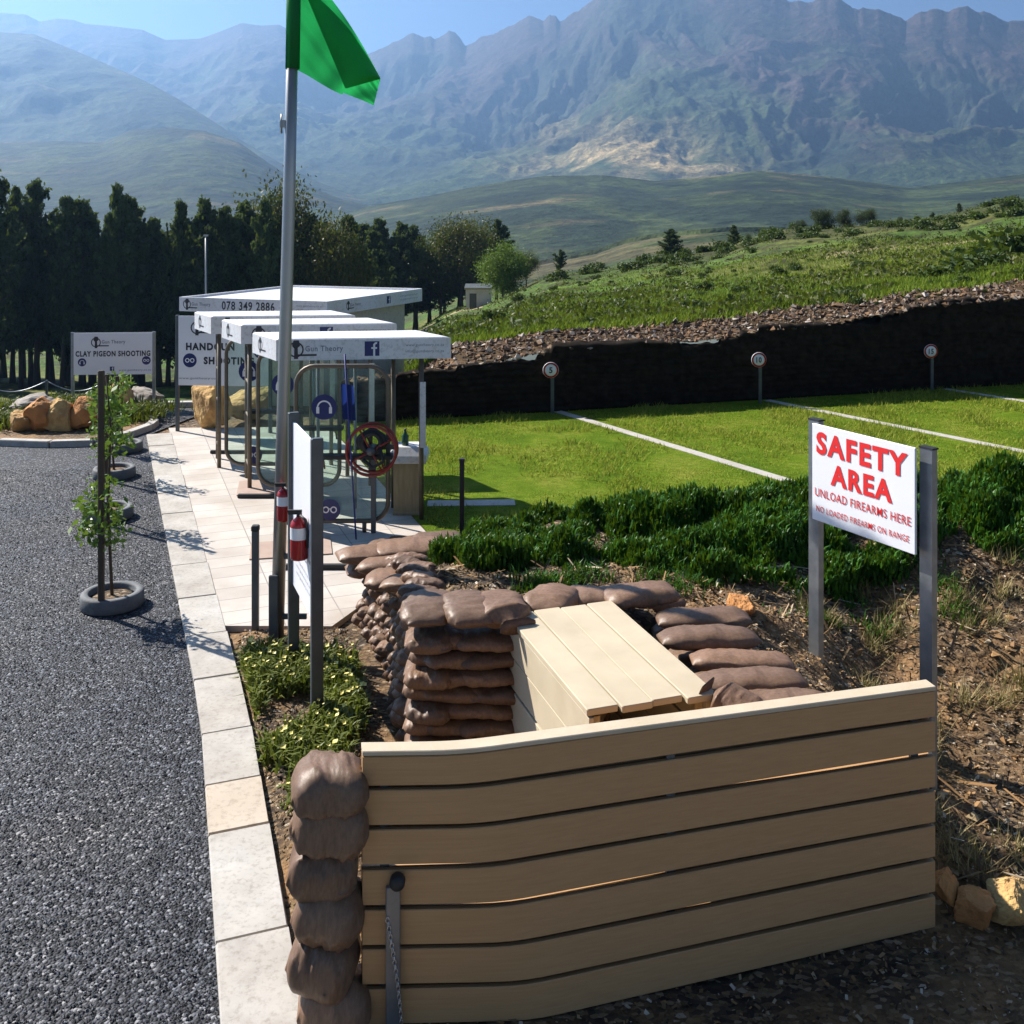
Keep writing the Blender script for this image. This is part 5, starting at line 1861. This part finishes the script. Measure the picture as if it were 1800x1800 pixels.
tree_at(884, 428, 110, RND['light'][0], 'broadleaf_tree', 'light green rounded tree right of the white hut', 'tree', None, 1.0)
tree_at(925, 442, 114, RND['mid'][0], 'broadleaf_tree', 'dark half of the tree pair touching the light green tree', 'tree', None, .95)
tree_at(985, 438, 116, CON[2], 'pine_tree', 'small dark pine at the left end of the grassy hill', 'pine tree', None, 1.8)
G3 = 'dark trees on the crest of the grassy hill'
M['tree_crest'] = foliage('crest_tree_leaves', (.010, .022, .008), (.055, .08, .02), .8, .15)
CRT = []
for s_ in (21, 22, 23):
    v, f = round_tree(8, 3.4, 300 + s_, 40, 300, 1.0)
    CRT.append((npmesh('crown', v, f, M['tree_crest'], False, link=False), trunk_mesh(8, .18, 60 + s_, 6, 2.4, .7), 8))
for px, t, Y, k_, ws, lb in ((1178, 402, 112, 'c', 1.9, 'lone dark pine on the crest above the 10 sign'), (1290, 395, 112, 'c', 1.5, 'narrow dark pine on the crest right of the lone one'), (1316, 410, 113, 'm', .7, 'small bushy tree beside the narrow crest pine'),
                      (1408, 386, 110, 'm', .9, 'leftmost bushy tree of the dark crest group'), (1446, 364, 111, 'm', 1.0, 'biggest bushy tree of the dark crest group'), (1486, 368, 112, 'm', .85, 'bushy tree in the middle of the dark crest group'), (1524, 364, 111, 'm', .8, 'rightmost bushy tree of the dark crest group'),
                      (1582, 380, 112, 'm', .7, 'low dark tree on the crest right of the group'), (1640, 372, 112, 'c', 1.7, 'small dark pine on the crest near the right'), (1686, 356, 112, 'c', 1.6, 'pointed dark pine on the crest near the top of the track'), (1765, 352, 100, 'm', .8, 'dark tree on the crest at the right edge')):
    tree_at(px, t, Y, CON[int(px) % 5] if k_ == 'c' else CRT[int(px) % 3], 'pine_tree' if k_ == 'c' else 'broadleaf_tree', lb, 'tree', G3, ws * 1.45)

# shrubs on the hillside
SHR = []
for i in range(4):
    rs = np.random.RandomState(500 + i)
    d = rs.randn(14, 3); d /= np.linalg.norm(d, axis=1, keepdims=True); d[:, 2] = np.abs(d[:, 2])
    v, f = cards(d * (.25 + .3 * rs.rand(14, 1)) * np.array([1, 1, .8]), 60, .26, .16, rs, .6)
    SHR.append(npmesh('shrub', v, f, M['shrub'], False, link=False))
BIGSH = [(870, 566, 'rounded dark shrub below the light green tree', 1.0), (945, 582, 'small upright shrub left of the 5 sign wall step', .5), (1030, 575, 'low grey green shrub above the rubble', .8), (1215, 545, 'green shrub on the lower grassy slope', .9), (1490, 525, 'dense green shrub on the slope above the 15 sign', 1.2), (1720, 470, 'large dark shrub at the right of the slope', 2.2), (1770, 450, 'tall dark shrub at the right edge of the slope', 2.4), (1640, 490, 'low shrub left of the large dark one', 1.2)]


def hill_pt(px, py):
    ys_ = np.exp(np.linspace(math.log(23), math.log(122), 400))
    z = far_h(np.full(400, float(px)), ys_)
    pr = HZ + (CAM_Z - z) / ys_ * F
    k = np.where(pr <= py)[0]
    if len(k) == 0: return None
    y = ys_[k[0]]
    return Vector(((px - 900) / F * y, y, float(z[k[0]])))


def shrub(p, s, label, group):
    o = bpy.data.objects.new('shrub', R.choice(SHR)); COL.objects.link(o)
    o.location = p; o.scale = (s * R.uniform(.8, 1.2), s, s * R.uniform(.6, 1.0)); o.rotation_euler = (0, 0, R.uniform(0, 6))
    return tag(o, label, 'shrub', group)


for px, py, lb, s in BIGSH:
    p = hill_pt(px, py)
    if p: shrub(p, s * p.y / 40 * .9, lb, 'larger shrubs on the hillside')
n = 0
while n < 205:
    px = R.uniform(760, 1840); py = R.uniform(380, 590)
    p = hill_pt(px, py)
    if p is None or p.y > 121: continue
    if py > 620 - (px - 700) * .1: continue
    shrub(p, (.22 + R.random() ** 3 * .7) * (p.y / 60) ** .6, 'small dark green shrub scattered on the grassy hillside', 'small shrubs scattered over the hillside'); n += 1
n = 0
while n < 70:     # brush along the crest
    px = R.uniform(960, 1840); Y = R.uniform(92, 118)
    shrub(Vector(((px - 900) / F * Y, Y, fz(px, Y))), R.uniform(.9, 2.0), 'dark scrub bush along the crest of the grassy hill', 'scrub bushes along the crest'); n += 1

# ------------------------------------------------------------------ saplings in the drive, with stakes and ring pots
def sapling_crown(seed, clusters):
    rs = np.random.RandomState(seed)
    cs = np.array(clusters, float)
    return cards(cs, 36, .14, .072, rs, .2)


def sapling(px, py, seed, crowns, label, potlabel, h=2.45, ground=0.0):
    b = P(px, py)
    t = empty('sapling', b, label, 'sapling', 'staked saplings in the driveway')
    at(MB().box((b.x, b.y, h / 2 - .02), (.058, .05, h), bev=.008), 'stake', M['stake'], t)
    c = b + Vector((.01, .26, 0))
    mb = MB(); mb.tube([c + Vector((0, 0, .02)), c + Vector((-.02, -.06, h * .4)), c + Vector((.03, -.12, h * .75)), c + Vector((0, -.16, h * .96))], [.018, .015, .012, .006], 7)
    for x, y, z in crowns[::3]:
        mb.tube([c + Vector((0, -.1, z - .12)), c + Vector((x * .6, y * .6 - .1, z - .03)), c + Vector((x, y - .1, z + .02))], [.008, .006, .003], 5)
    at(mb, 'trunk', M['bark'], t)
    v, f = sapling_crown(seed, [(c.x + x, c.y - .1 + y, z) for x, y, z in crowns])
    o = npmesh('crown', v - np.array(b)[None], f, M['sapling'], False, parent=t)
    pot = empty('ring_pot', (c.x, c.y, -.03), potlabel, 'planter ring', 'concrete planter rings in the driveway')
    q = pot.location
    at(MB().lathe([(.30, 0), (.315, .02), (.31, .13), (.295, .15), (.24, .15), (.23, .13), (.23, .06), (0.01, .05)], 36, q), 'ring', M['pot'], pot)
    at(MB().lathe([(.228, .09), (.15, .105), (.01, .11)], 24, q), 'soil', M['soil'], pot)


def cl(z0, z1, r, n, seed, xo=0):
    rs = random.Random(seed)
    return [(xo + rs.uniform(-r, r), rs.uniform(-r, r), rs.uniform(z0, z1)) for _ in range(n)]


sapling(178, 1076, 1, cl(.72, 1.25, .22, 12, 1, -.05) + cl(1.6, 2.25, .12, 7, 2), 'nearest sapling tied to a dark stake in the driveway', 'grey ring planter round the foot of the nearest sapling')
sapling(176, 916, 2, cl(.9, 1.75, .16, 9, 3), 'second sapling along the driveway, hidden behind the nearest stake', 'second grey ring planter along the driveway', 1.9)
sapling(188, 842, 3, cl(.7, 1.45, .17, 9, 5, .05), 'third sapling along the driveway', 'third grey ring planter along the driveway', 1.6)
sapling(206, 795, 4, cl(.6, 1.2, .18, 8, 7), 'farthest sapling of the driveway row, before the island rocks', 'farthest grey ring planter of the driveway', 1.3)


# ------------------------------------------------------------------ ground cover, beds, mulch, grass (uncountable)
def blades(pos, hgt, wid, lean, rs):
    """two-piece pointed blades"""
    N = len(pos)
    a = rs.rand(N) * 6.283
    d = np.stack([np.cos(a), np.sin(a), np.zeros(N)], -1)
    s = np.stack([-np.sin(a), np.cos(a), np.zeros(N)], -1)
    h = (np.ravel(hgt) * (.6 + .8 * rs.rand(N)))[:, None]; L = lean * (rs.rand(N))[:, None]
    up = np.array([0, 0, 1.0])
    b0 = pos - s * wid / 2; b1 = pos + s * wid / 2
    m = pos + up * h * .6 + d * L * h * .35
    m0 = m - s * wid * .42; m1 = m + s * wid * .42
    t = pos + up * h * (1 - .25 * L) + d * L * h
    v = np.stack([b0, b1, m1, m0, t, t], 1).reshape(-1, 3)
    i = np.arange(N)[:, None] * 6
    f = np.concatenate([i + np.array([0, 1, 2, 3]), i + np.array([3, 2, 4, 5])], 0)
    return v, f


def tri_blades(pos, hgt, wid, lean, rs):
    N = len(pos); a = rs.rand(N) * 6.283
    d = np.stack([np.cos(a), np.sin(a), np.zeros(N)], -1); s = np.stack([-np.sin(a), np.cos(a), np.zeros(N)], -1)
    h = (np.ravel(hgt) * (.6 + .8 * rs.rand(N)))[:, None]
    v = np.stack([pos - s * wid / 2, pos + s * wid / 2, pos + np.array([0, 0, 1.0]) * h + d * h * lean * rs.rand(N)[:, None]], 1)
    return v.reshape(-1, 3), np.arange(N * 3).reshape(-1, 3)


rs = np.random.RandomState(77)
N = 300000
x = rs.uniform(-1.0, 8.0, N); y = rs.uniform(7.9, 12.7, N)
ylow = np.interp(x, [-1, -.5, -.2, .5, 1.1, 1.8, 2.6, 3.4, 5, 9], [9.6, 8.9, 8.35, 8.5, 8.75, 8.75, 8.7, 9.0, 9.2, 9.4]) + (fbm(x * 1.6, y * 1.6, 7, 4) - .5) * 1.1
yup = np.interp(x, [-1, -.6, .5, 3, 9], [11.6, 12.0, 12.2, 12.3, 12.5])
dens = fbm(x * 2.5, y * 2.5, 13, 3)
keep = (y > ylow) & (y < yup) & (dens > .30 + .15 * rs.rand(N)) & (x > np.interp(y, [8, 10, 11, 12.5], [-.75, -.7, -.55, -.35]) + .25 * (fbm(x * 3, y * 3, 19, 3) - .5))
x, y, dens = x[keep], y[keep], dens[keep]
z = ground_h(x, y) - .02
Hc = .02 + .24 * sst(.30, .72, dens)
u_ = rs.rand(len(x)) ** .6
v, f = blades(np.stack([x + rs.randn(len(x)) * .015, y, z + u_ * Hc], -1), .08, .022, .8, rs)
gc = npmesh('ground_cover', v, f, M['succulent'], False)
tag(gc, kind='stuff')
# a few loose tufts lower on the bank
N = 9000
cx_ = rs.uniform(-.3, 6.5, 60); cy_ = rs.uniform(6.6, 9.2, 60)
k = rs.randint(0, 60, N)
x = cx_[k] + rs.randn(N) * .09; y = cy_[k] + rs.randn(N) * .09
ok = (ground_h(x, y) > .25) & (y > 7.9 + .25 * (x > 2.4))
x, y = x[ok], y[ok]
v, f = blades(np.stack([x, y, ground_h(x, y) - .01], -1), .09, .012, 1.0, rs)
tag(npmesh('weeds', v, f, M['succulent'], False), kind='stuff')

# flower bed left of the sandbag wall
N = 26000
x = rs.uniform(-2.4, -.75, N); y = rs.uniform(5.6, 9.4, N)
kr = np.where(y > 8.25, -2.14 - .393 * (y - 8.25), -2.14 - .345 * (y - 8.25))
d1_ = fbm(x * 2.2, y * 1.6, 91, 4)
ok = (x > kr + .06) & (x < np.interp(y, [5.6, 7, 8, 9.5], [-.95, -.95, -1.1, -1.45]) - .03) & (d1_ > .47 + .12 * rs.rand(N)) & (y > 6.2 + .5 * rs.rand(N)) & (y < 9.25)
x, y = x[ok], y[ok]
v, f = blades(np.stack([x, y, ground_h(x, y) + rs.rand(len(x)) * .12], -1), .09, .02, 1.6, rs)
tag(npmesh('bed_plants', v, f, M['bed'], False), kind='stuff')
k = rs.choice(len(x), 95, False)
fx, fy = x[k], y[k]
vv = []; ff = []
for i in range(len(fx)):
    c = Vector((fx[i], fy[i], gz(fx[i], fy[i]) + .17 + .06 * R.random())); tl = Vector((rj(.5), rj(.5) - .3, 1)).normalized()
    a1 = tl.orthogonal().normalized(); a2 = tl.cross(a1); r = R.uniform(.010, .026)
    b = len(vv); vv.append(tuple(c))
    for q in range(8):
        rr = r * (1 if q % 2 == 0 else .7); p = c + (a1 * math.cos(q * .785) + a2 * math.sin(q * .785)) * rr + tl * .006
        vv.append(tuple(p))
    ff += [(b, b + 1 + q, b + 1 + (q + 1) % 8) for q in range(8)]
tag(npmesh('bed_flowers', np.array(vv), np.array(ff), M['flower_y'], False), kind='stuff')


M['bankstone'] = M['rubble'].copy(); M['bankstone'].name = 'bank_stones'
_r = [n for n in M['bankstone'].node_tree.nodes if n.type == 'VALTORGB'][0].color_ramp.elements
for e, c in zip(_r, ((.06, .038, .02), (.18, .10, .045), (.34, .19, .07), (.40, .28, .14), (.5, .42, .3))): e.color = (*c, 1)
# mulch: chips, twigs and pebbles on the bank and the bed
def flakes(pos, size, rs, asp=.35):
    N = len(pos); a = rs.randn(N, 3) * np.array([1, 1, .5]); a /= np.linalg.norm(a, axis=1, keepdims=True)
    b = np.cross(a, rs.randn(N, 3) * .35 + np.array([0, 0, 1.0])); b /= np.linalg.norm(b, axis=1, keepdims=True)
    s = size[:, None]
    v = np.stack([pos - a * s - b * s * asp, pos + a * s - b * s * asp * .7, pos + a * s * .9 + b * s * asp, pos - a * s * .8 + b * s * asp * .9], 1)
    return v.reshape(-1, 3), np.arange(N * 4).reshape(-1, 4)


N = 52000
x = rs.uniform(-1.2, 7.5, N); y = rs.uniform(5.2, 10.2, N)
h = ground_h(x, y)
ok = (h > .04) & ((x > 2.3) | (y > 7.7) | (x > 1.6)) & ((x > 2.42) | (y > 5.9))
x, y, h = x[ok], y[ok], h[ok]
v, f = flakes(np.stack([x, y, h + .012], -1), .006 + .018 * rs.rand(len(x)) ** 2.5, rs, .45)
tag(npmesh('mulch', v, f, M['chips'], False), kind='stuff')
N = 1500
x = rs.uniform(-.9, 7, N); y = rs.uniform(5.4, 9.6, N); h = ground_h(x, y); ok = (h > .05) & ((x > 2.5) | (y > 7.8)); x, y, h = x[ok], y[ok], h[ok]
v, f = flakes(np.stack([x, y, h + .03], -1), .05 + .09 * rs.rand(len(x)), rs, .07)
tag(npmesh('twigs', v, f, M['chips'], False), kind='stuff')
N = 3200
x = rs.uniform(-.9, 7, N); y = rs.uniform(5.3, 9.6, N); h = ground_h(x, y); ok = (h > .05) & ((x > 2.5) | (y > 7.8)); x, y, h = x[ok], y[ok], h[ok]
tag(scatter_rocks('clods', np.stack([x, y, h], -1), .010 + .042 * rs.rand(len(x)) ** 3, M['bankstone'], 8, .55), kind='stuff')
N = 14000
x = rs.uniform(-2.6, -.75, N); y = rs.uniform(4.3, 9.9, N)
kr = np.where(y > 8.25, -2.14 - .393 * (y - 8.25), -2.14 - .345 * (y - 8.25))
ok = (x > kr + .02) & (x < np.interp(y, [4.3, 5.3, 7, 8, 9.9], [-.78, -.8, -.85, -1.0, -1.6]))
x, y = x[ok], y[ok]
tag(scatter_rocks('bed_gravel', np.stack([x, y, ground_h(x, y)], -1), .007 + .016 * rs.rand(len(x)) ** 2, M['chips'], 9), kind='stuff')
# loose litter in the shade before the gate
N = 6000
x = rs.uniform(-.8, 4.5, N); y = rs.uniform(3.8, 5.9, N); h = ground_h(x, y)
v, f = flakes(np.stack([x, y, h + .012], -1), .006 + .014 * rs.rand(N) ** 2, rs, .6)
tag(npmesh('leaf_litter', v, f, M['chips'], False), kind='stuff')

# lawn blades
N = 130000
y = rs.uniform(12.0, 25.5, N); x = rs.uniform(-3.5, 17, N)
ok = (y < wall_y(x) - .02) & (x > np.interp(y, [12, 12.9, 19.35], [-1.0, -1.0, -3.4]) + .03)
def near_strip(x, y):
    m = np.zeros(len(x), bool)
    for a, b, w in ((P(978, 723), P(1352, 836) + Vector((.9, -1.5, 0)), .11), (P(1348, 704), P(1722, 779) + Vector((1.6, -2.4, 0)), .11), (P(1660, 684), P(1850, 716) + Vector((2.5, -3.4, 0)), .11), (P(745, 886), P(905, 884), .14)):
        d = Vector((b.x - a.x, b.y - a.y)).normalized()
        dist = np.abs((x - a.x) * -d.y + (y - a.y) * d.x); al = (x - a.x) * d.x + (y - a.y) * d.y
        m |= (dist < w) & (al > 0) & (al < Vector((b.x - a.x, b.y - a.y)).length)
    return m
ok &= ~near_strip(x, y) & (fbm(x * .8, y * .6, 63, 5) < .60 + .1 * rs.rand(N))
x, y = x[ok], y[ok]
hl = .025 + .07 * sst(.35, .7, fbm(x * 1.1, y * .7, 87, 4))
v, f = tri_blades(np.stack([x, y, np.full(len(x), .0)], -1), hl, .017, 1.4, rs)
tag(npmesh('lawn_grass', v, f, M['grassblade'], False), kind='stuff')
# rough grass on the hillside
N = 60000
px = rs.uniform(690, 1850, N); Y = np.exp(rs.uniform(math.log(22.5), math.log(75), N)); X = (px - 900) / F * Y
ok = Y > wall_y(X) + 1.6
px, Y, X = px[ok], Y[ok], X[ok]
v, f = tri_blades(np.stack([X, Y, far_h(px, Y)], -1), .16, .05, 1.2, rs)
tag(npmesh('hill_grass', v, f, M['hillblade'], False), kind='stuff')
# dark tufts of heath all over the slope
N = 2600
px = rs.uniform(700, 1850, N); Y = np.exp(rs.uniform(math.log(24), math.log(115), N)); X = (px - 900) / F * Y
ok = (Y > wall_y(X) + 2) & (fbm(X * .25, Y * .12, 23, 3) > .42)
px, Y, X = px[ok], Y[ok], X[ok]
k = .08 + .0045 * Y
c = np.stack([X, Y, far_h(px, Y) + .5 * k * .6], -1)
v, f = cards(c, 14, np.repeat((k * 1.1)[:, None], 3, 1) * np.array([1.3, 1.3, .55]), .16, rs, .8)
M['heath'] = foliage('heath_leaves', (.022, .04, .008), (.12, .12, .03), .5, .2)
tag(npmesh('heath', v, f, M['heath'], False), kind='stuff')
# dry grass tufts on the bank
N = 7000
cx_ = rs.uniform(2.4, 7, 90); cy_ = rs.uniform(5.8, 9.2, 90); k = rs.randint(0, 90, N)
x = cx_[k] + rs.randn(N) * .06; y = cy_[k] + rs.randn(N) * .06
M['straw'] = foliage('dry_straw', (.10, .075, .03), (.42, .34, .17), 2, .25, .7, .5, .1)
v, f = tri_blades(np.stack([x, y, ground_h(x, y) - .01], -1), .12, .010, 1.6, rs)
tag(npmesh('dry_grass', v, f, M['straw'], False), kind='stuff')
# grass at the far left beyond the drive
N = 30000
x = rs.uniform(-20, -4, N); y = rs.uniform(21.95, 30, N)
px = 900 + x / y * F
v, f = tri_blades(np.stack([x, y, far_h(px, y)], -1), .12, .03, 1.2, rs)
tag(npmesh('verge_grass', v, f, M['hillblade'], False), kind='stuff')
# plants on the island
N = 6000
c = [P(xp, yp) for xp, yp in ((30, 728), (100, 722), (175, 742), (205, 728), (235, 738), (248, 730), (150, 722), (10, 750))]
k = rs.randint(0, len(c), N)
pos = np.array([[p.x, p.y, 0] for p in c])[k] + rs.randn(N, 3) * np.array([.3, .25, 0]); pos[:, 2] = .03 + rs.rand(N) * .12
v, f = blades(pos, .16, .03, 1.2, rs)
tag(npmesh('island_plants', v, f, M['bed'], False), kind='stuff')

# loose chippings on the near driveway
N = 110000
y = 4.2 + 12 * rs.rand(N) ** 2.0
x = rs.uniform(-9, -1.1, N)
ok = (x < np.where(y > 8.25, -2.49 - .3985 * (y - 8.25), -2.49 - .336 * (y - 8.25)) - .01) & (x > -.56 * y - .6)
x, y = x[ok], y[ok]
M['stones'] = M['chips'].copy(); M['stones'].name = 'grey_chippings'
_r = [n for n in M['stones'].node_tree.nodes if n.type == 'VALTORGB'][0].color_ramp.elements
for e, c in zip(_r, ((.012, .013, .016), (.032, .034, .041), (.055, .058, .068), (.09, .095, .108), (.14, .145, .158), (.22, .225, .235))): e.color = (*c, 1)
tag(scatter_rocks('loose_chippings', np.stack([x, y, np.full(len(x), -.026)], -1), .0045 + .006 * rs.rand(len(x)) ** 1.5, M['stones'], 15), kind='stuff')
